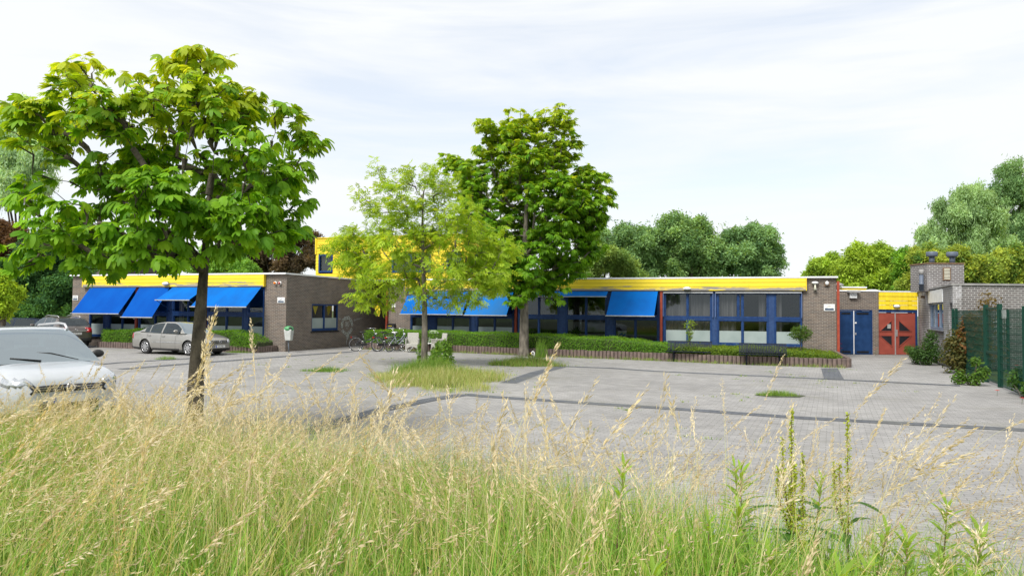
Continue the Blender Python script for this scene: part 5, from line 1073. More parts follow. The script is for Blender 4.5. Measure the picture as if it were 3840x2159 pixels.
L1 = [(115, 300, 58, 0), (190, 230, 56, -.3), (215, 190, 45, .3), (150, 340, 70, .8), (250, 300, 70, -.6), (90, 470, 48, .2), (160, 560, 75, -.5), (130, 620, 50, .4), (240, 590, 80, .6), (330, 590, 75, -.8), (300, 480, 80, 1.0), (390, 480, 85, -1.0), (370, 380, 80, .5), (330, 300, 70, 0), (470, 180, 62, .2), (520, 240, 70, -.5),
      (450, 280, 75, .7), (560, 330, 75, 0), (620, 280, 52, .4), (640, 380, 65, -.6), (715, 280, 36, -.2), (730, 345, 34, .2), (670, 470, 65, .3), (560, 450, 85, .9), (480, 540, 90, -.2), (600, 540, 75, -.7), (690, 560, 50, 0), (700, 600, 45, -.3), (420, 590, 60, .3), (600, 590, 45, .5), (575, 165, 32, .2), (505, 150, 40, -.2), (60, 350, 40, -.1), (240, 420, 40, .1), (690, 470, 50, -.2), (50, 300, 26, .1), (40, 495, 20, -.2), (75, 640, 36, 0), (120, 660, 36, .5), (210, 640, 42, -.3), (300, 640, 42, .2), (430, 625, 48, -.9), (770, 345, 22, 0), (745, 500, 26, .2), (560, 625, 36, -.5), (745, 570, 24, .1), (765, 350, 26, .2), (715, 430, 44, 0), (745, 440, 26, .3), (400, 230, 50, .4), (160, 165, 30, 0), (340, 240, 45, -.3)]
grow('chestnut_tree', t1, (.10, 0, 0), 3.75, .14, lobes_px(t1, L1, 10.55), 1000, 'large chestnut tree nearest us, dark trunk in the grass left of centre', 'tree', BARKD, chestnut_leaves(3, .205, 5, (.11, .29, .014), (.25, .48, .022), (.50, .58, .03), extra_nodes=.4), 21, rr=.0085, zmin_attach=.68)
t2 = Vector((-3.2, 26.45, 0)); t2.x = at(1590, 1375).x
L2 = [(950, 440, 28, 0), (975, 480, 36, -.4), (1030, 450, 30, .3), (1075, 450, 26, 0), (925, 520, 34, .3), (1010, 530, 40, -.5), (1080, 520, 45, .4), (1130, 480, 42, 0), (1160, 540, 45, -.6), (880, 600, 38, 0), (850, 610, 26, .3), (940, 600, 50, .6), (1000, 620, 50, -.8), (1070, 610, 50, .8), (1140, 610, 55, -.5), (1200, 590, 48, .3), (1240, 640, 48, 0), (1270, 630, 28, .4), (905, 680, 42, .2), (960, 690, 50, -.6), (1030, 680, 45, .9),
      (1120, 680, 50, -.9), (1190, 680, 52, .2), (1250, 690, 36, -.3), (920, 745, 30, 0), (960, 750, 28, .6), (1130, 740, 36, .3), (1180, 740, 34, -.4), (1230, 730, 34, .2), (905, 765, 18, 0), (900, 650, 42, .2), (860, 650, 30, -.3), (975, 560, 42, .4), (1040, 585, 46, -.3), (1110, 560, 46, .3), (835, 620, 24, 0), (1000, 730, 36, .3), (1060, 730, 34, -.3)]
grow('walnut_tree', t2, (-.0, 0, 0), 6.2, .13, lobes_px(t2, L2, 26.45), 600, 'slender young walnut tree with light airy foliage in front of the right wing', 'tree', BARK, pinnate_leaves(9, .27, (.24, .42, .025), (.44, .60, .06)), 22, rr=.0085, zmin_attach=.42, twist=.15)
t3 = Vector((at(1966, 1340).x, 33.4, 0))
L3 = [(1230, 325, 32, 0), (1300, 330, 45, -.5), (1360, 320, 42, .3), (1410, 305, 32, -.2), (1250, 385, 50, .6), (1330, 400, 60, -1), (1410, 380, 48, .4), (1170, 410, 34, 0), (1140, 415, 26, .3), (1200, 460, 52, -.6), (1290, 480, 65, 1), (1380, 480, 65, -1.2), (1450, 460, 46, .3), (1500, 450, 34, 0), (1440, 530, 55, .6), (1500, 520, 32, -.3), (1525, 495, 20, 0), (1230, 560, 58, -.9), (1320, 580, 70, 1.2),
      (1400, 590, 58, -.8), (1460, 570, 45, .2), (1470, 630, 36, .2), (1230, 650, 52, .5), (1310, 660, 60, -1), (1390, 670, 52, .6), (1440, 660, 34, 0), (1240, 715, 34, 0), (1310, 720, 40, -.5), (1380, 715, 34, .3), (1370, 420, 50, 1.2), (1500, 555, 26, .2), (1190, 440, 40, .4), (1440, 500, 46, -.8), (1475, 600, 36, .4), (1185, 500, 34, 0), (1300, 340, 40, .5), (1195, 560, 34, .3)]
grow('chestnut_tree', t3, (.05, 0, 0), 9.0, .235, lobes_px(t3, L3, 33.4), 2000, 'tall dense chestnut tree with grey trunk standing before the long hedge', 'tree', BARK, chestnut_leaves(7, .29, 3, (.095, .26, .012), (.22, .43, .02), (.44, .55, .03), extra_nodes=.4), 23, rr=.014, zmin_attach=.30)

# --- background trees: crowns made of many small leaf clumps
def CLUMP(seed, flat=.5, sz=1.):
    g = np.random.default_rng(seed); V, Q = [], []
    for i in range(6):
        a = g.uniform(0, 6.28); d = np.array([math.cos(a), math.sin(a), g.uniform(-flat, flat)]); p = g.normal(0, .38, 3); s_ = np.cross(d, g.normal(size=3)); s_ /= np.linalg.norm(s_); l = sz*g.uniform(.5, .9); V += [p, p+d*l*.45+s_*l*.2, p+d*l, p+d*l*.45-s_*l*.2]; Q.append([4*i, 4*i+1, 4*i+2, 4*i+3])
    return np.array(V), np.array(Q)
CL = [CLUMP(k) for k in range(4)]
def bgtree(name, px, Y, lobes, label, c0, c1, n=9000, leaf=.28, seed=1, trunk_r=.16, long_=1., fill=.35, cat='tree', group=None, vary=.28, gain=2.5, sub=15):
    """lobes in photo px (2576 wide): x, y, radius; the crown surface is broken into sub-lobes"""
    g = np.random.default_rng(seed); b0 = far(px*1.4907, 1200, Y); base = Vector((b0.x, Y, 0)); root = empty(name, base, 0, label, cat, group); Lm = []
    for l in lobes:
        p = far(l[0]*1.4907, l[1]*1.4907, Y); r = l[2]*1.4907*Y/F; Lm.append((p.x-base.x, g.uniform(-.4, .4)*r, p.z, r))
    Lm = np.array(Lm); subs = []
    for x, y, z, r in Lm:
        for k in range(sub):
            d = unit(g.normal(size=(1, 3)))[0]; d[2] = d[2]*.9+.1; k_ = g.uniform(.55, .98); subs.append((x+d[0]*r*k_, y+d[1]*r*k_, z+d[2]*r*k_*.95, r*g.uniform(.18, .38)))
    subs = np.array(subs+[(x, y, z, r*.6) for x, y, z, r in Lm]); area = subs[:, 3]**2; pk = g.choice(len(subs), n, p=area/area.sum()); d = unit(g.normal(size=(n, 3))); d[:, 2] = np.where(g.random(n) < .3, np.abs(d[:, 2]), d[:, 2]); d = unit(d)
    rad = subs[pk, 3]*(1-fill*g.random(n)**2)*g.uniform(.92, 1.12, n)*(1+np.where(g.random(n) < .16, g.exponential(.28, n), 0)); pos = subs[pk, :3]+d*rad[:, None]; pos[:, 2] = np.maximum(pos[:, 2], .15)
    nr = d+g.normal(0, .5, (n, 3))+np.array([0, 0, .35]); VV, QQ, CC = [], [], []; o = 0; tone = g.uniform(0, 1, len(subs)); sz = leaf*g.uniform(.7, 1.3, n); vi = g.integers(0, 4, n)
    for v in range(4):
        m = vi == v; T = CL[v][0]*np.array([1, 1, 1]); V, Q = scatter(T, CL[v][1], pos[m], frames(nr[m], g.uniform(0, 6.28, m.sum())), sz[m])
        if long_ != 1: V = V.reshape(-1, len(T), 3); c = V.mean(1, keepdims=True); V = ((V-c)*np.array([.75, .75, long_])+c).reshape(-1, 3)
        t = np.clip(tone[pk[m]][:, None]*.7+g.random((m.sum(), 1))*.5-.1, 0, 1); c = (np.array(c0)*(1-t)+np.array(c1)*t)*g.uniform(1-vary, 1+vary, (m.sum(), 1)); VV.append(V); QQ.append(Q+o); o += len(V); CC.append(np.repeat(c*gain, len(T), axis=0))
    npmesh('crown', np.concatenate(VV), np.concatenate(QQ), np.concatenate(CC), LEAFS, root)
    tb = B(); zt_ = Lm[:, 2].max(); top_ = Lm[np.argmax(Lm[:, 2])]; tb.tube([(0, 0, 0), (0, 0, zt_*.3), (top_[0]*.6, 0, zt_*.7), (top_[0], top_[1], zt_)], [trunk_r*1.2, trunk_r, trunk_r*.6, trunk_r*.2], 8)
    for x, y, z, r in Lm:
        h0 = min(z*.5, zt_*.55); tb.tube([(0, 0, h0*.8), (x*.4, y*.5, h0+(z-h0)*.35), (x*.85, y, z), (x, y, z+r*.5)], [trunk_r*.55, trunk_r*.4, trunk_r*.25, .02], 6)
        for k in range(4): d = unit(g.normal(size=(1, 3)))[0]; tb.tube([(x*.7, y*.8, z*.9), (x+d[0]*r*.7, y+d[1]*r*.7, z+abs(d[2])*r*.6)], [trunk_r*.2, .02], 5)
    tb.build('trunk', BARKD, root); return root
GB = 'green trees behind the right wing'
bgtree('ash_tree', 1600, 62, [(1545, 620, 52), (1600, 605, 52), (1645, 625, 52), (1560, 670, 48), (1620, 680, 48), (1590, 640, 50), (1500, 640, 34)], 'broad dark green tree behind the right wing, left of the three round ones', (.030, .060, .024), (.085, .135, .055), 11000, .34, 31, group=GB, fill=.5, gain=3.8)
bgtree('ash_tree', 1735, 62, [(1700, 592, 50), (1745, 588, 48), (1720, 640, 60), (1785, 625, 52), (1700, 685, 48), (1770, 685, 52), (1670, 630, 46), (1800, 660, 40)], 'highest of the round green trees behind the right wing, in the middle', (.030, .062, .024), (.092, .142, .055), 12500, .34, 32, group=GB, fill=.5, gain=3.8)
bgtree('ash_tree', 1885, 62, [(1870, 605, 48), (1905, 620, 50), (1935, 660, 46), (1860, 655, 55), (1910, 690, 48), (1835, 640, 44), (1890, 650, 50)], 'round green tree behind the right wing, rightmost with open sky beside it', (.027, .058, .024), (.08, .13, .055), 12500, .34, 33, group=GB, fill=.5, gain=3.8)
bgtree('maple_tree', 1520, 52, [(1520, 655, 45), (1570, 680, 40), (1480, 690, 45), (1610, 700, 25)], 'lower olive-green tree just right of the tall chestnut, behind the yellow fascia', (.06, .11, .03), (.13, .18, .045), 6500, .26, 34)
YG = 'yellow-green maples behind the doors'
bgtree('maple_tree', 2075, 52, [(2055, 670, 26), (2085, 690, 30), (2045, 700, 22), (2100, 660, 22)], 'small yellow-green maple behind the blue doors, leftmost of its row', (.08, .135, .02), (.19, .265, .035), 3400, .28, 35, group=YG, fill=.7, trunk_r=.1)
bgtree('maple_tree', 2160, 50, [(2150, 640, 30), (2130, 680, 34), (2175, 670, 36), (2150, 715, 36), (2200, 700, 30)], 'bright yellow-green maple behind the red doors, tallest of its row', (.095, .145, .02), (.22, .30, .035), 5600, .28, 36, group=YG, fill=.7, trunk_r=.12)
bgtree('maple_tree', 2235, 50, [(2225, 640, 30), (2245, 680, 38), (2215, 710, 34), (2265, 710, 34)], 'yellow-green maple between the red doors and the grey chimney', (.08, .135, .02), (.20, .275, .035), 5200, .28, 37, group=YG, fill=.7, trunk_r=.12)
WG = 'silvery willows'
bgtree('willow_tree', 2440, 56, [(2440, 500, 48), (2390, 550, 50), (2350, 590, 38), (2470, 560, 55), (2420, 620, 60), (2340, 640, 40), (2500, 620, 50), (2320, 680, 34)], 'tall silvery-green willow above the grey brick annex', (.085, .14, .065), (.19, .27, .13), 15000, .30, 38, long_=1.4, group=WG, fill=.6)
bgtree('willow_tree', 2560, 60, [(2570, 470, 62), (2530, 500, 42), (2590, 560, 70), (2540, 590, 50), (2620, 500, 70), (2600, 650, 70)], 'darker green willow at the right edge of the view, behind the fence', (.05, .10, .04), (.12, .19, .08), 11000, .30, 39, long_=1.3, group=WG, fill=.6)
bgtree('variegated_shrub', 2400, 44, [(2330, 660, 45), (2400, 680, 50), (2310, 710, 35), (2470, 680, 52), (2540, 670, 55), (2500, 720, 50), (2600, 690, 60), (2380, 730, 40)], 'large shrub with yellow-tipped leaves behind the annex chimney', (.035, .085, .018), (.20, .23, .035), 15000, .24, 40, cat='shrub', fill=.5, vary=.4)
bgtree('green_tree', 2290, 47, [(2285, 660, 35), (2300, 700, 38), (2275, 725, 30)], 'mid-green tree left of the two chimney cowls', (.04, .10, .015), (.12, .22, .02), 4200, .26, 41, fill=.6)
bgtree('willow_tree', 45, 46, [(40, 330, 50), (60, 400, 60), (10, 400, 55), (80, 460, 50), (20, 480, 60), (60, 280, 34), (90, 400, 40), (-30, 350, 60)], 'pale grey-green willow at the far left behind the big chestnut', (.12, .19, .11), (.26, .34, .22), 12000, .26, 42, long_=1.5, group=WG, fill=.7)
CB = 'copper-leaved trees at the left'
bgtree('copper_beech', 20, 43, [(15, 590, 40), (-20, 600, 45), (50, 610, 32), (20, 640, 38)], 'reddish-brown copper beech at the far left edge below the willow', (.035, .02, .012), (.085, .05, .025), 6000, .24, 43, group=CB)
bgtree('copper_beech', 690, 62, [(600, 640, 40), (660, 620, 42), (720, 620, 46), (770, 610, 30), (780, 650, 36), (640, 670, 40), (730, 670, 40)], 'dark copper beech behind the left wing roof, right of the big trunk', (.030, .028, .018), (.085, .06, .035), 9000, .3, 44, group=CB)
bgtree('dark_tree', 130, 41, [(140, 620, 60), (90, 680, 60), (180, 690, 50), (60, 740, 55), (140, 750, 55), (30, 690, 50), (185, 740, 34)], 'dark green tree with layered branches left of the building', (.018, .05, .018), (.05, .115, .035), 14000, .24, 45)
bgtree('dark_tree', 300, 60, [(230, 640, 45), (300, 640, 45), (380, 640, 50), (260, 680, 40), (340, 680, 40), (430, 670, 40), (200, 590, 35)], 'dark tree mass behind the left wing roof, seen under the chestnut crown', (.016, .045, .018), (.045, .09, .03), 9000, .32, 46)
bgtree('light_tree', 545, 58, [(540, 650, 40), (510, 680, 40), (580, 680, 40), (620, 690, 30)], 'fresh green tree behind the left wing roof just right of the big trunk', (.06, .14, .025), (.14, .24, .04), 5000, .28, 47)
bgtree('maple_tree', 10, 33, [(0, 730, 34), (25, 750, 26), (-20, 700, 34), (10, 780, 26)], 'bright lime-green maple at the far left edge above the dark car', (.08, .14, .012), (.19, .26, .02), 4000, .2, 48, trunk_r=.08)
bgtree('laurel_shrub', 150, 40.5, [(60, 800, 40), (120, 795, 36), (175, 800, 25), (10, 810, 40)], 'low dark green shrubbery behind the parked cars at the left', (.02, .06, .015), (.06, .13, .03), 6000, .2, 49, cat='shrub')

# --- sapling and ball tree in the bed
def smalltree(px, py0, py1, Y, r_px, label, name, c0, c1, n, ball, seed):
    g = np.random.default_rng(seed); p = far(px, py1, Y); q = far(px, py0, Y); e = empty(name, (p.x, Y, .27), 0, label, 'small tree'); h0 = p.z-.27; h1 = q.z-.27; rr_ = r_px*Y/F
    tb = B(); tb.tube([(0, 0, 0), (.01, 0, h0), (0, 0, h1-.1)], [.022, .016, .006], 7)
    if ball: c = np.array([0, 0, (h0+h1)/2]); d = unit(g.normal(size=(n, 3))); pos = c+d*(np.array([rr_, rr_, (h1-h0)/2])*(g.random((n, 1))**.4))*g.uniform(.8, 1.15, (n, 1))
    else: t = g.random(n); a = g.uniform(0, 6.28, n); r = rr_*g.random(n)**.6*np.interp(t, [0, .35, .8, 1], [.15, .35, 1, .5]); pos = np.stack([r*np.cos(a), r*np.sin(a), h0+(h1-h0)*t], 1)
    for k in range(14): i = g.integers(0, n); tb.tube([(0, 0, max(.1, pos[i, 2]-.25)), tuple(pos[i])], [.007, .003], 4)
    tb.build('trunk', BARK, e); V, Q, C = foliage(pos, unit(g.normal(size=(n, 3))+np.array([0, 0, .7])), g.uniform(.06, .11, n), c0, c1, T=TL*np.array([1, 1.5, 1])); npmesh('crown', V, Q, C, LEAF, e)
smalltree(2587, 1200, 1290, 31.2, 24, 'thin light-green sapling rising behind the left bench', 'sapling', (.16, .26, .03), (.26, .38, .05), 330, False, 5)
smalltree(3002, 1218, 1282, 30.6, 42, 'small round-headed tree against the right brick end wall', 'ball_tree', (.05, .11, .02), (.12, .21, .035), 1100, True, 6)

# --- shrubs and poppies by the annex and fence
def shrub(name, base, blobs, n, leaf, c0, c1, label, seed, cat='shrub', stems=12):
    g = np.random.default_rng(seed); e = empty(name, base, 0, label, cat); bl = np.array(blobs, float); v = bl[:, 3]**2; pk = g.choice(len(bl), n, p=v/v.sum()); d = unit(g.normal(size=(n, 3))); rad = bl[pk, 3]*g.random(n)**.35; pos = bl[pk, :3]+d*rad[:, None]*g.uniform(.85, 1.2, (n, 1)); pos[:, 2] = np.maximum(pos[:, 2], .03)
    V, Q, C = foliage(pos, d+g.normal(0, .5, (n, 3))+np.array([0, 0, .6]), g.uniform(.7, 1.3, n)*leaf, c0, c1, T=TL*np.array([1, 1.6, 1])); npmesh('foliage', V, Q, C, LEAF, e)
    tb = B()
    for k in range(stems): i = g.integers(0, n); tb.tube([(pos[i, 0]*.2, pos[i, 1]*.2, 0), (pos[i, 0]*.6, pos[i, 1]*.6, pos[i, 2]*.6), tuple(pos[i])], [.014, .01, .004], 5)
    tb.build('stem', BARKD, e); return e
p = at(3610, 1400); bz = Vector((p.x-.05, p.y-.1, 0)); shrub('maple_shrub', bz, [(-.3, 0, .5, .45), (.1, 0, .6, .55), (.5, .1, .7, .55), (0, .1, 1.1, .5), (.45, .1, 1.25, .45), (.35, .1, 1.65, .35), (.4, .1, 1.95, .2), (-.45, 0, 1.0, .25)], 4200, .12, (.06, .085, .025), (.17, .15, .045), 'bushy maple shrub with reddish-bronze leaves against the green fence', 61)
p = at(3560, 1410); shrub('copper_sprig', Vector((bz.x+.25, bz.y-.05, 0)), [(0, 0, 1.9, .3), (.1, 0, 1.6, .35), (-.2, -.1, 1.4, .35), (-.3, -.2, 1.0, .3)], 700, .12, (.16, .065, .025), (.28, .16, .05), 'coppery young shoots at the top of the maple shrub', 62, stems=8)
p = at(3500, 1372); shrub('poppy_bed_shrub', Vector((p.x, p.y+.4, 0)), [(-.1, 0, .4, .4), (.3, .1, .5, .4), (.2, .2, .9, .35), (.35, .3, 1.2, .25), (-.3, .3, .5, .3)], 2300, .09, (.03, .08, .02), (.09, .18, .04), 'green shrub at the foot of the annex side wall beside the red post', 63)
p = at(3462, 1368); shrub('poppy_plant', Vector((p.x, p.y+.5, 0)), [(0, 0, .25, .25), (.2, 0, .35, .25), (-.1, .1, .5, .22), (-.15, .3, .6, .2)], 1300, .07, (.05, .12, .025), (.12, .22, .05), 'feathery green plants left of the red post', 64, cat='plant')
p = at(3672, 1448); shrub('weed_clump', Vector((p.x, p.y+.2, 0)), [(0, 0, .2, .2), (.2, -.1, .4, .18), (-.25, .3, .2, .22), (.1, .1, .7, .14)], 800, .10, (.06, .14, .02), (.14, .26, .04), 'fresh green weeds at the base of the fence below the bronze shrub', 65, cat='plant')
p = at(3800, 1500); shrub('fence_weeds', Vector((p.x+.5, p.y+.3, 0)), [(.2, 0, .25, .25), (.5, .3, .4, .3), (.3, -.8, .25, .25), (.6, -.9, .45, .25), (.6, -1.8, .4, .3), (.6, 1.0, .4, .3), (1.0, -.4, .6, .3)], 2400, .11, (.035, .10, .02), (.10, .22, .04), 'dark weeds and young plants growing behind the mesh fence at the right edge', 66, cat='plant')
p = far(3706, 1085, 27.3); shrub('vine_shoot', Vector((p.x, 27.3, 0)), [(0, 0, 2.9, .18), (-.1, 0, 2.65, .3), (.25, 0, 2.6, .3), (-.2, 0, 2.4, .3), (.1, 0, 1.6, .5), (.2, 0, .7, .5)], 420, .12, (.13, .10, .03), (.24, .18, .06), 'bronze-leaved shoot reaching the annex roof edge behind the fence', 67, cat='plant')
RP_ = (.62, .022, .010)
def poppy(x, y, h, k):
    e = empty('poppy', (x, y, 0), 0, None, 'flower', 'red poppies'); g = random.Random(k); b = B(); dx, dy = g.uniform(-.06, .06), g.uniform(-.06, .06); b.tube([(0, 0, 0), (dx*.5, dy*.5, h*.6), (dx, dy, h)], .004, 4); b.build('stem', noisy('stem_green', (.10, .18, .04), (.07, .13, .03), 9, .7) if 'stem_green' not in MATS else MATS['stem_green'], e)
    pos = np.array([[dx, dy, h]]*5); a = np.arange(5)*1.256; d = np.stack([np.cos(a), np.sin(a), .3+0*a], 1); z_ = unit(np.stack([-np.cos(a)*.4, -np.sin(a)*.4, 1+0*a], 1)); y_ = np.cross(z_, unit(d)); V, Q = scatter(TL*np.array([1, 2.4, 1]), TLQ, pos, np.stack([unit(d), unit(y_), z_], 2), np.full(5, .065)); npmesh('petals', V, Q, np.tile(RP_, (len(V), 1)), PETAL, e); return e
spots = [((3152, 1288), 'red poppy before the blue doors, upper left of its pair', .0), ((3160, 1306), 'red poppy before the blue doors, lower right of its pair', .1), ((3285, 1303), 'red poppy at the brick pier between the blue and red doors', 0), ((3283, 1310), 'lower red poppy at the pier between the two doors', .12),
         ((3442, 1323), 'red poppy at the foot of the annex wall, farthest left', 0), ((3450, 1328), 'red poppy just right of the farthest left one by the annex', .1), ((3466, 1327), 'red poppy in the middle of the feathery plants', .2), ((3480, 1328), 'red poppy just left of the thin red post', .3), ((3487, 1354), 'low red poppy in front of the thin red post', .4),
         ((3739, 1466), 'fallen-looking red poppy on the paving edge near the fence gate', 1), ((3832, 1495), 'red poppy at the right edge low by the fence', 1), ((3815, 1415), 'red poppy among weeds behind the mesh fence', 1)]
for k, ((x, y), lb, dd) in enumerate(spots):
    if dd == 1: p = at(x, y, .12); poppy(p.x, p.y, .14 if k != 11 else .5, k)['label'] = lb
    else:
        Yd = 36.6 if x < 3300 else 33.5-dd*8; p = far(x, y, Yd); poppy(p.x, Yd, max(p.z, .12), k)['label'] = lb

# =================================================================== GREEN MESH FENCE
def panel(e, a, c, z0, z1, vs=.062, hs=.20):
    a, c = Vector(a), Vector(c); b = B(); Lg = (c-a).length; t = (c-a)/Lg; q = Vector((-t.y, t.x, 0))*.012; n_ = int(Lg/vs); m = int((z1-z0)/hs)
    for i in range(n_+1): p = a+t*(Lg*i/n_); b.bar((p.x, p.y, z0), (p.x, p.y, z1), .006, .006)
    for j in range(m+1):
        z = z0+(z1-z0)*j/m
        for s_ in (1, -1): b.bar((a.x+q.x*s_, a.y+q.y*s_, z), (c.x+q.x*s_, c.y+q.y*s_, z), .011, .011)
    return b.build('mesh_panel', FENCE, e)
FT = 2.28
fg = at(3700, 1432); fg2 = at(3752, 1452); f3 = at(3845, 1492); f4 = Vector((f3.x+(f3.x-fg2.x)*1.6, f3.y+(f3.y-fg2.y)*1.6, 0)); f0p = Vector((16.72, 27.3, 0)); fm_ = f0p.lerp(Vector((fg.x, fg.y, 0)), .12)
FE = empty('mesh_fence', (0, 0, 0), 0, 'tall dark green wire mesh fence running from the annex corner to the right edge', 'fence')
for a, c in ((f0p, fm_), (fm_, fg), (fg2, f3), (f3, f4)): panel(FE, (a.x, a.y, 0), (c.x, c.y, 0), .06, FT-.05)
panel(FE, (f0p.x, f0p.y, 0), (f0p.x+6, f0p.y-.3, 0), .06, 2.2)
for q in (f0p, fm_, f3, f4, Vector((f0p.x+2.0, f0p.y-.1, 0)), Vector((f0p.x+4, f0p.y-.2, 0))):
    b = B(); b.box(q.x-.035, q.x+.035, q.y-.035, q.y+.035, 0, FT+.03); b.build('post', FENCE, FE)
GT = empty('fence_gate', (fg.x, fg.y, 0), 0, 'narrow green gate with thick posts and a middle rail in the mesh fence', 'gate'); dlt = Vector((fg2.x-fg.x, fg2.y-fg.y, 0))
for q in (Vector((0, 0, 0)), dlt): b = B(); b.box(q.x-.05, q.x+.05, q.y-.05, q.y+.05, 0, FT+.12); b.build('post', FENCE, GT)
o = panel(GT, dlt*.08, dlt*.92, .1, FT); o.name = 'mesh_panel'; b = B(); b.bar((0, 0, .95), dlt+Vector((0, 0, .95)), .05, .08).bar((0, 0, FT), dlt+Vector((0, 0, FT)), .04, .05).bar((0, 0, .1), dlt+Vector((0, 0, .1)), .04, .05); b.build('rail', FENCE, GT)
b = B(); b.box(dlt.x+.02, dlt.x+.14, dlt.y-.08, dlt.y-.05, FT-.3, FT-.05); b.build('tag_plate', SIGNW, GT)
gp = at(3800, 1378); e = empty('chalk_scribble', (18.9, 27.78, 1.55), 0, 'white sprayed line figure on the annex front wall behind the fence', 'wall drawing')
b = B(); X_ = -.006; S_ = [[(-.45, X_, .25), (-.2, X_, .28), (0, X_, .2), (.25, X_, .3)], [(-.4, X_, .05), (-.1, X_, .12), (.1, X_, .02), (.4, X_, .1)], [(-.1, X_, .1), (.05, X_, -.1), (0, X_, -.4), (.08, X_, -.6)], [(-.3, X_, -.08), (.15, X_, -.12)]]
for s_ in S_: b.tube(s_, .014, 4)
b.build('line_figure', SIGNW, e)

# =================================================================== GRASS
def ribbons(base, h, lean, az, w, K=5, curl=1.6):
    """tapering bent blades: returns verts (n*K*2,3), quads, spine"""
    n = len(base); t = np.linspace(0, 1, K); d = np.stack([np.cos(az), np.sin(az)], 1); off = lean[:, None]*h[:, None]*(t[None]**curl); z = h[:, None]*(t[None]-.35*np.clip(lean, 0, 1.2)[:, None]**2*t[None]**3)
    sp = np.stack([base[:, None, 0]+d[:, None, 0]*off, base[:, None, 1]+d[:, None, 1]*off, base[:, None, 2]+z], 2); sa_ = az+np.pi/2+RNG.normal(0, .5, n); s_ = np.stack([np.cos(sa_), np.sin(sa_), 0*sa_], 1)
    ww = w[:, None]*(1-t[None]**1.6*.92)/2; V = np.stack([sp-s_[:, None]*ww[..., None], sp+s_[:, None]*ww[..., None]], 2).reshape(-1, 3)
    q = np.array([[2*i, 2*i+1, 2*i+3, 2*i+2] for i in range(K-1)]); Q = (q[None]+(np.arange(n)*2*K)[:, None, None]).reshape(-1, 4); return V, Q, sp
def field(n, y0=.9, ymax=12.3):
    P = []
    while sum(len(p) for p in P) < n:
        y = y0+(ymax-y0)*RNG.random(n*2); x = (RNG.random(n*2)*2-1)*(.74*12.3+1.5); k = (np.abs(x) < .74*y+1.2) & (y < edge(x)-.02); P.append(np.stack([x[k], y[k]], 1))
    P = np.concatenate(P)[:n]; return P
def mixc(n, cols, wts, vary=.18):
    k = RNG.choice(len(cols), n, p=np.array(wts)/sum(wts)); return np.array(cols)[k]*RNG.uniform(1-vary, 1+vary, (n, 1))
def clumpiness(P, s=1.3): return .5+.5*np.sin(P[:, 0]*s+1.3*np.sin(P[:, 1]*s*1.1))*np.cos(P[:, 1]*s*.9+np.sin(P[:, 0]*s*.7+2))
def leandir(P): return .3+1.5*np.sin(P[:, 0]*.9+.6*P[:, 1])+1.1*np.cos(P[:, 1]*1.3-P[:, 0]*.5+1)
def leanamt(P): return np.clip(.28+.42*np.sin(P[:, 0]*1.1+2)*np.cos(P[:, 1]*1.2+P[:, 0]*.4), 0, .7)
# green leaf blades
def thin(P): return np.where(P[:, 0]/P[:, 1] > .26, np.where(P[:, 1] < 4.2, .75, .42), 1)
P = field(52000); cl = clumpiness(P); dens = np.clip((edge(P[:, 0])-P[:, 1])/1.2, .25, 1)*np.where(P[:, 1] > 4.3, np.where(P[:, 0]/P[:, 1] > .26, .5, 1), np.clip((.80-P[:, 0]/P[:, 1])/.3, .4, 1))*(.45+.55*cl); P = P[RNG.random(len(P)) < dens]; n = len(P); cl = clumpiness(P)
base = np.column_stack([P, bank(P[:, 0], P[:, 1])]); h = RNG.uniform(.25, .66, n)*(.75+.45*cl)*np.where(P[:, 0]/P[:, 1] > .26, 1.18, 1)
V, Q, _ = ribbons(base, h, RNG.uniform(.1, 1.15, n), np.where(RNG.random(n) < .5, leandir(P), 0)+RNG.uniform(0, 6.28, n)*.7, RNG.uniform(.004, .0125, n), 5)
C = np.repeat(mixc(n, [(.14, .28, .025), (.19, .36, .04), (.30, .40, .08), (.08, .19, .02), (.48, .44, .19)], [3, 4, 2.4, 2, .9]), 10, axis=0)
tag(npmesh('meadow_grass', V, Q, C, GRASSM), kind='stuff')
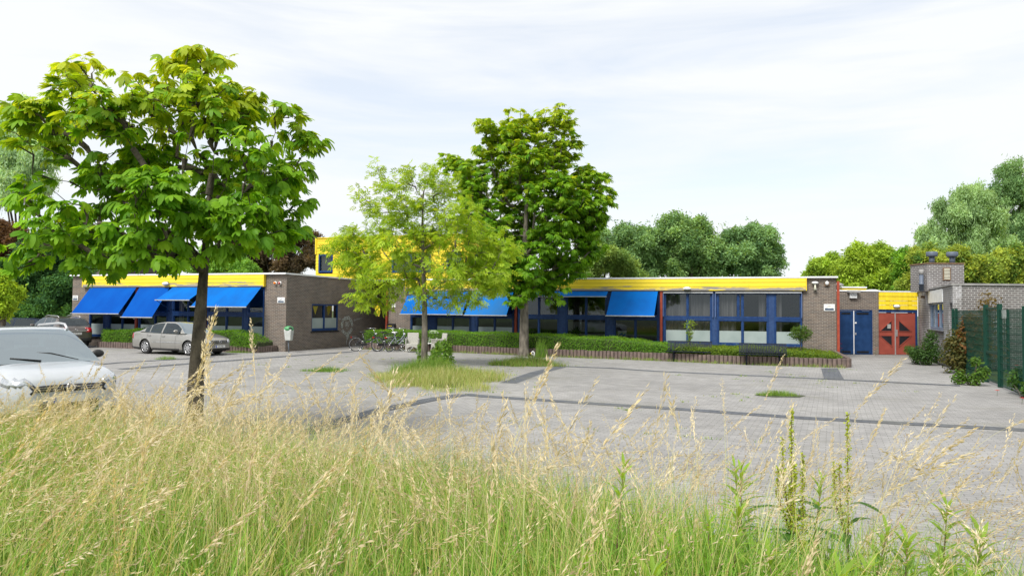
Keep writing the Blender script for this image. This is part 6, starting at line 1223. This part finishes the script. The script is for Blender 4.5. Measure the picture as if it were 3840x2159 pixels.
# flowering stalks: a bent stem and a head of overlapping spikelets held to one side
def stalks(P, hmin, hmax, colr, nsp, hf, spl, name, lean=(.05, .4), bunch=.02, dro=.2, w=.0030, sw=.26, curl=2.3, fluff=.35):
    n = len(P); base = np.column_stack([P, bank(P[:, 0], P[:, 1])]); h = RNG.uniform(hmin, hmax, n)*np.interp(P[:, 0], [-7, -3.5], [.78, 1])
    az = leandir(P)+RNG.normal(0, .8, n); K = 10
    V, Q, sp = ribbons(base, h, RNG.uniform(*lean, n)+dro*RNG.random(n)**2+leanamt(P)*.7, az, np.full(n, w), K, curl); cc = mixc(n, colr, [1]*len(colr), .12); tg = np.linspace(0, 1, K)[None, :, None]; ylw = np.array(mixc(n, [(.36, .46, .10), (.54, .48, .17), (.25, .39, .07)], [1, 1, 1]))[:, None]; Cst = cc[:, None]*tg**1.5+ylw*(1-tg**1.5); Cst = np.repeat(Cst, 2, axis=1).reshape(-1, 3)
    m = nsp; u = 1-hf*((np.arange(m)[None]+RNG.random((n, m)))/m); fi = u*(K-1); i0 = np.clip(fi.astype(int), 0, K-2); f = (fi-i0)[..., None]; ar = np.arange(n)[:, None]; p = sp[ar, i0]*(1-f)+sp[ar, i0+1]*f; tang = unit(sp[ar, i0+1]-sp[ar, i0])
    sidev = np.stack([np.cos(az), np.sin(az), -.9+0*az], 1)[:, None]*1.0; rd = unit(RNG.normal(size=(n, m, 3))+sidev*.9); rel = (1-u)/hf; env = np.sin(np.clip(rel*.82+.14, 0, 1)*np.pi)[..., None]; dist = bunch*env*RNG.random((n, m, 1))**.7; p = p+rd*dist
    d = unit(tang*.9+rd*fluff*RNG.uniform(.2, 1.6, (n, m, 1))); pos = p.reshape(-1, 3); d = d.reshape(-1, 3); a = unit(np.cross(d, RNG.normal(size=d.shape))); z_ = np.cross(d, a); T = np.array([[0, 0, 0], [.4, sw/2, 0], [1, 0, .06], [.4, -sw/2, 0]])
    V2, Q2 = scatter(T, TLQ, pos, np.stack([d, a, z_], 2), RNG.uniform(*spl, len(pos))*np.repeat((.6+.5*env[..., 0]).reshape(-1), 1)); C2 = np.repeat(np.repeat(cc, m, axis=0)*RNG.uniform(.8, 1.15, (n*m, 1)), 4, axis=0)
    return tag(npmesh(name, np.concatenate([V, V2]), np.concatenate([Q, Q2+len(V)]), np.concatenate([Cst, C2]), GRASSM), kind='stuff')
TAN = [(.62, .53, .34), (.54, .45, .28), (.68, .60, .42), (.48, .38, .25)]; PNK = [(.42, .31, .20), (.36, .26, .16), (.50, .40, .27)]; PAL = [(.66, .58, .42), (.58, .50, .34)]
def pick(n, dens, y0=1.7):
    P = field(n, y0); return P[RNG.random(len(P)) < dens(P)]
tanzone = lambda P: np.clip(.35+.75*np.exp(-((P[:, 0]+1.0+.15*P[:, 1])/2.2)**2)+.25*np.clip(P[:, 1]-5, 0, 3), 0, 1)
stalks(pick(5600, lambda P: thin(P)*tanzone(P)*(.5+.5*clumpiness(P, .9))), .55, 1.0, TAN, 34, .20, (.013, .024), 'straw_grass', bunch=.017, dro=.55, sw=.2)
stalks(pick(2700, lambda P: thin(P)*(.4+.6*clumpiness(P, 1.7))), .5, .98, PNK, 30, .22, (.007, .014), 'panicle_grass', (.05, .5), .045, .6, .0024, .3, 2.3, .8)
stalks(pick(1250, lambda P: np.where(P[:, 1] > 1.5, 1, 0)*np.where(P[:, 0]/P[:, 1] > .26, .55, .8)), .78, 1.18, PAL+TAN[:1], 60, .19, (.014, .026), 'tall_oat_grass', (.0, .3), .014, .3, .0034, .2)
stalks(pick(150, lambda P: 1+0*P[:, 0], 2.4), 1.1, 1.45, PAL, 95, .20, (.016, .028), 'highest_grass', (.05, .45), .016, .3, .004, .22)
# the right-hand end of the verge: rank green blades with scattered stalks leaning over the paving
def verge(n): y = RNG.uniform(2.4, 4.3, n); return np.stack([y*RNG.triangular(.16, .3, .74, n), y], 1)
P = verge(2800); n = len(P); base = np.column_stack([P, bank(P[:, 0], P[:, 1])]); V, Q, _ = ribbons(base, RNG.uniform(.3, .7, n)*(.6+.5*clumpiness(P, 2)), RNG.uniform(.1, .8, n), RNG.uniform(0, 6.28, n), RNG.uniform(.004, .011, n), 5)
tag(npmesh('verge_grass', V, Q, np.repeat(mixc(n, [(.14, .32, .025), (.20, .40, .04), (.32, .44, .08), (.10, .24, .02)], [3, 3, 2, 2]), 10, axis=0), GRASSM), kind='stuff')
stalks(verge(110), .75, 1.2, PAL+TAN, 54, .19, (.012, .022), 'verge_stalks', (.05, .45), .016, .4, .0034, .22)
# thin pure yellow stems
P = pick(8000, thin); base = np.column_stack([P, bank(P[:, 0], P[:, 1])]); n = len(P); V, Q, _ = ribbons(base, RNG.uniform(.5, .92, n), RNG.uniform(.05, .6, n)+leanamt(P), leandir(P)+RNG.normal(0, .7, n), np.full(n, .0032), 5); tag(npmesh('grass_stems', V, Q, np.repeat(mixc(n, [(.54, .48, .16), (.36, .44, .10), (.26, .40, .07), (.20, .36, .06)], [1, 1, 1, 1]), 10, axis=0), GRASSM), kind='stuff')

# tall leafy weeds and dock among the grass
def leafy(loc, h, label, seed, c0=(.13, .28, .03), c1=(.28, .44, .06), nl=54, L_=.17, group='leafy green weeds in the grass'):
    g = np.random.default_rng(seed); z0 = float(bank(loc[0], loc[1])); e = empty('leafy_weed', (loc[0], loc[1], z0), 0, label, 'plant', group); b = B(); lx, ly = g.uniform(-.08, .08, 2); b.tube([(0, 0, 0), (lx*.4, ly*.4, h*.5), (lx, ly, h)], [.006, .005, .002], 5); b.build('stem', noisy('reddish_stem', (.16, .08, .05), (.12, .12, .04), 9, .7) if 'reddish_stem' not in MATS else MATS['reddish_stem'], e)
    t = np.linspace(.12, 1, nl); a = np.arange(nl)*2.4; el = np.interp(t, [0, .7, 1], [.1, .5, 1.25])+g.normal(0, .12, nl); d = np.stack([np.cos(a)*np.cos(el), np.sin(a)*np.cos(el), np.sin(el)], 1); y_ = unit(np.cross(np.array([[0, 0, 1.]]), d)); z_ = np.cross(d, y_); V_, Q_ = leaflet(1, .17, 5, .35, .3, .45)
    pos = np.stack([lx*t, ly*t, h*t], 1); V, Q = scatter(V_, Q_, pos, np.stack([d, y_, z_], 2), L_*np.interp(t, [0, .5, 1], [1, 1, .6])*g.uniform(.8, 1.2, nl)); c = np.repeat((np.array(c0)+(np.array(c1)-np.array(c0))*t[:, None])*g.uniform(.85, 1.15, (nl, 1)), len(V_), axis=0); npmesh('leaves', V, Q, c, LEAF, e); return e
def mid(px, py, Y, h): q = far(px, py, Y); return q.x
WD = [(2300, 1700, 3.6), (3030, 1740, 4.3), (2790, 1700, 4.6), (2670, 1900, 3.3), (2730, 1870, 3.1), (2780, 1720, 4.2), (3230, 1930, 3.3), (3380, 1980, 3.2), (3520, 1850, 3.9), (3560, 2080, 2.9), (2120, 2080, 2.7), (3180, 2100, 2.6), (2960, 2060, 2.8), (3680, 2120, 2.8), (2400, 2090, 2.6), (2480, 1990, 3.0), (3330, 2110, 2.7), (3600, 1960, 3.2)]
lab = ['alone left of the others in mid grass', 'just right of the first dock spike', 'in the thin grass left of the dock spikes', 'tall one at the left of the green group', 'beside the tall one in the green group', 'behind the green group, against the paving', 'below the right dock spike', 'against the paving at lower right', 'top of its stem standing out against the paving at right', 'low at the lower right', 'low near the bottom middle', 'low at the bottom beneath the docks', 'short one beneath the dock spikes', 'lowest at the far right bottom', 'short one at the bottom right of middle', 'short one in dense grass right of middle', 'bottom, between the two paving-side weeds', 'right side, half hidden by straw stalks']
for k, (px, py, Y) in enumerate(WD):
    q = far(px, py, Y); z0 = float(bank(q.x, Y)); leafy((q.x, Y), max(.3, (q.z-z0)*.9), 'narrow-leaved green weed '+lab[k], 100+k, L_=.14+.02*(k % 3))
def dock(px, py, Y, label, seed, nb=3):
    g = np.random.default_rng(seed); q = far(px, py, Y); z0 = float(bank(q.x, Y)); h = q.z-z0; e = empty('dock_plant', (q.x, Y, z0), 0, label, 'plant', 'dock plants with green seed spikes'); b = B(); pos = []
    for k in range(nb+1):
        a = g.uniform(0, 6.28); dx, dy = (0, 0) if k == 0 else (.07*math.cos(a), .07*math.sin(a)); s0_ = .0 if k == 0 else h*g.uniform(.3, .45); hh = h if k == 0 else h*g.uniform(.72, .9); b.tube([(0, 0, s0_), (dx, dy, (s0_+hh)/2), (dx*1.1, dy*1.1, hh)], [.006, .004, .002], 5); m = int(520*(hh-max(s0_, h*.4))/h*1.7); t = g.random(m)
        zz = h*.42+(hh-h*.42)*t; f = (zz-s0_)/(hh-s0_); r = .034*(1-.7*t)*g.random(m)**.5*(.6+.4*np.sin(zz*60)**2); aa = g.uniform(0, 6.28, m); pos.append(np.stack([dx*np.clip(f*2, 0, 1.1)+r*np.cos(aa), dy*np.clip(f*2, 0, 1.1)+r*np.sin(aa), zz], 1))
    b.build('stem', MATS['reddish_stem'], e); pos = np.concatenate(pos); n = len(pos); V, Q, C = foliage(pos, g.normal(size=(n, 3)), g.uniform(.010, .017, n), (.32, .42, .03), (.50, .58, .08), T=TL*np.array([1, 2.2, 1])); npmesh('seed_spike', V, Q, C, LEAF, e)
    nl = 12; t = np.linspace(.05, .6, nl); a = np.arange(nl)*2.4; d = unit(np.stack([np.cos(a), np.sin(a), .8+0*a], 1)); y_ = unit(np.cross(np.array([[0, 0, 1.]]), d)); z_ = np.cross(d, y_); V_, Q_ = leaflet(1, .2, 6, .7, .3, .5); V, Q = scatter(V_, Q_, np.stack([0*t, 0*t, h*t], 1), np.stack([d, y_, z_], 2), np.full(nl, .22)); npmesh('leaves', V, Q, np.tile([.07, .17, .03], (len(V), 1)), LEAF, e)
dock(2968, 1535, 4.1, 'dock plant with tall yellow-green seed spikes, left of the pair against the paving', 7, 3)
dock(3178, 1545, 4.4, 'dock plant with thinner green seed spikes, right of the pair', 8, 2)
dock(3010, 1700, 4.0, 'short dock spike just right of the tallest one', 9, 1)

# grass tufts on the paving and round the tree feet
def tuft(cx, cy, rx, ry, n, hmin, hmax, cols, name, lean=(.1, .7), wd=(.004, .009), ang=0):
    r = np.sqrt(RNG.random(n)); a = RNG.uniform(0, 6.28, n); ph = RNG.uniform(0, 6, 3); r = r*(.78+.16*np.sin(3*a+ph[0])+.12*np.sin(5*a+ph[1])+.08*np.sin(9*a+ph[2]))+RNG.exponential(.05, n); x = rx*r*np.cos(a); y = ry*r*np.sin(a); c, s_ = math.cos(ang), math.sin(ang); base = np.stack([cx+x*c-y*s_, cy+x*s_+y*c, 0*x], 1); h = RNG.uniform(hmin, hmax, n)*np.clip(1.2-.75*r+.35*np.sin(x*2.3+1)*np.sin(y*2.9), .3, 1.6); V, Q, _ = ribbons(base, h, RNG.uniform(*lean, n), RNG.uniform(0, 6.28, n), RNG.uniform(*wd, n), 4)
    C = np.repeat(mixc(n, cols, [1]*len(cols)), 8, axis=0); return tag(npmesh(name, V, Q, C, GRASSM), kind='stuff')
GR = [(.10, .24, .025), (.16, .30, .04), (.22, .34, .06)]; GY = [(.26, .36, .08), (.36, .42, .12), (.20, .32, .05), (.45, .44, .18)]
q = at(1640, 1440); tuft(q.x, q.y+1.2, 2.3, 3.4, 11000, .12, .42, GY+[(.42, .46, .18), (.50, .48, .24)], 'tree_foot_grass', wd=(.006, .012)); q = at(1600, 1400); tuft(q.x, q.y, 1.3, 1.2, 3500, .3, .6, GR+GY[:1], 'tree_foot_grass', wd=(.006, .012))
q = at(1975, 1372); tuft(q.x, q.y+.6, 1.5, 1.3, 5000, .15, .42, GR+[(.36, .38, .14), (.2, .2, .08)], 'tree_foot_grass', wd=(.007, .013)); q = at(2030, 1340); tuft(q.x, q.y, .35, .35, 160, .6, 1.1, GR, 'reed_grass', (.05, .4), (.01, .02))
q = at(1222, 1392); tuft(q.x, q.y, .85, .42, 1500, .08, .22, GR, 'paving_tuft'); q = at(2930, 1482); tuft(q.x-.1, q.y, .62, .3, 1200, .06, .18, GR+GY[:1], 'paving_tuft'); q = at(625, 1347); tuft(q.x, q.y, .5, .35, 500, .06, .2, GR, 'paving_tuft')
q = at(905, 1322); tuft(q.x, q.y, .9, .35, 900, .06, .18, GR, 'paving_tuft')
b = B(); q = at(2930, 1484); b.face([(q.x+(.6+.08*math.sin(3*a))*math.cos(a), q.y+(.34+.05*math.sin(5*a))*math.sin(a), .006) for a in np.linspace(0, 6.28, 20)[:-1]]); tag(b.build('earth_patch', SOIL), kind='structure')
b = B(); q = at(1640, 1440); b.face([(q.x+(1.3+.15*math.sin(3*a))*math.cos(a), q.y+1.2+(2.0+.3*math.sin(4*a))*math.sin(a), .008) for a in np.linspace(0, 6.28, 30)[:-1]]); tag(b.build('earth_patch', SOIL), kind='structure')
# weeds along the planter foot, and moss at the paving joints
VV, QQ, CC, o = [], [], [], 0
pa = [W(s_, n_) for s_, n_ in RP]; 
for a, c in zip(pa[:-1], pa[1:]):
    n = int((c-a).length*230); t = RNG.random(n); k = clumpiness(np.stack([t*7+a.x, t*3], 1), 2.2); t = t[RNG.random(n) < k*.9+.12]; n = len(t); base = np.stack([a.x+(c.x-a.x)*t, a.y+(c.y-a.y)*t-.12-np.abs(RNG.normal(0, .16, n)), 0*t], 1)
    V, Q, _ = ribbons(base, RNG.uniform(.04, .20, n), RNG.uniform(.2, 1, n), RNG.uniform(0, 6.28, n), RNG.uniform(.006, .014, n), 4); VV.append(V); QQ.append(Q+o); o += len(V); CC.append(np.repeat(mixc(n, GR+GY, [1]*7), 8, axis=0))
tag(npmesh('planter_foot_weeds', np.concatenate(VV), np.concatenate(QQ), np.concatenate(CC), GRASSM), kind='stuff')
# sparse weeds rooted in the paving joints, thicker towards the planter and the old drainage lines
n = 2600; c = np.stack([RNG.uniform(-16, 13, 220), RNG.uniform(11, 32, 220)], 1); c = c[clumpiness(c, .5) > .5]; k = RNG.integers(0, len(c), n); P = c[k]+RNG.normal(0, .16, (n, 2))*RNG.random((n, 1)); V, Q, _ = ribbons(np.column_stack([P, 0*P[:, 0]]), RNG.uniform(.015, .06, n), RNG.uniform(.3, 1.2, n), RNG.uniform(0, 6.28, n), RNG.uniform(.006, .016, n), 4)
tag(npmesh('joint_weeds', V, Q, np.repeat(mixc(n, GR+GY, [1]*7), 8, axis=0), GRASSM), kind='stuff')
# bushy mugwort beside the walnut trunk
for k, (px, py, Y, h, lb) in enumerate(((1628, 1385, 26.6, .88, 'dense feathery mugwort standing right of the walnut trunk'), (1650, 1390, 26.3, .98, 'taller mugwort stem at the right of the same clump'), (1668, 1385, 26.7, .8, 'outermost right mugwort of the clump by the walnut'), (1610, 1390, 26.2, .62, 'mugwort stem closest to the walnut trunk'), (1552, 1385, 26.6, .78, 'single thin mugwort left of the walnut trunk'))):
    p = at(px, py); g = np.random.default_rng(300+k); e = empty('mugwort', (p.x, Y, 0), 0, lb, 'plant', 'mugwort stems by the walnut trunk'); n = 420 if k < 4 else 160; t = g.random(n); a = g.uniform(0, 6.28, n); r = (.24 if k < 4 else .10)*(1-.7*t)*g.random(n)**.5; pos = np.stack([r*np.cos(a), r*np.sin(a), .1+(h-.1)*t], 1)
    V, Q, C = foliage(pos, g.normal(size=(n, 3)), g.uniform(.08, .16, n), (.12, .27, .04), (.26, .44, .08)); npmesh('foliage', V, Q, C, LEAF, e); b = B(); b.tube([(0, 0, 0), (0, 0, h)], .008, 5); b.build('stem', MATS['stem_green'], e)
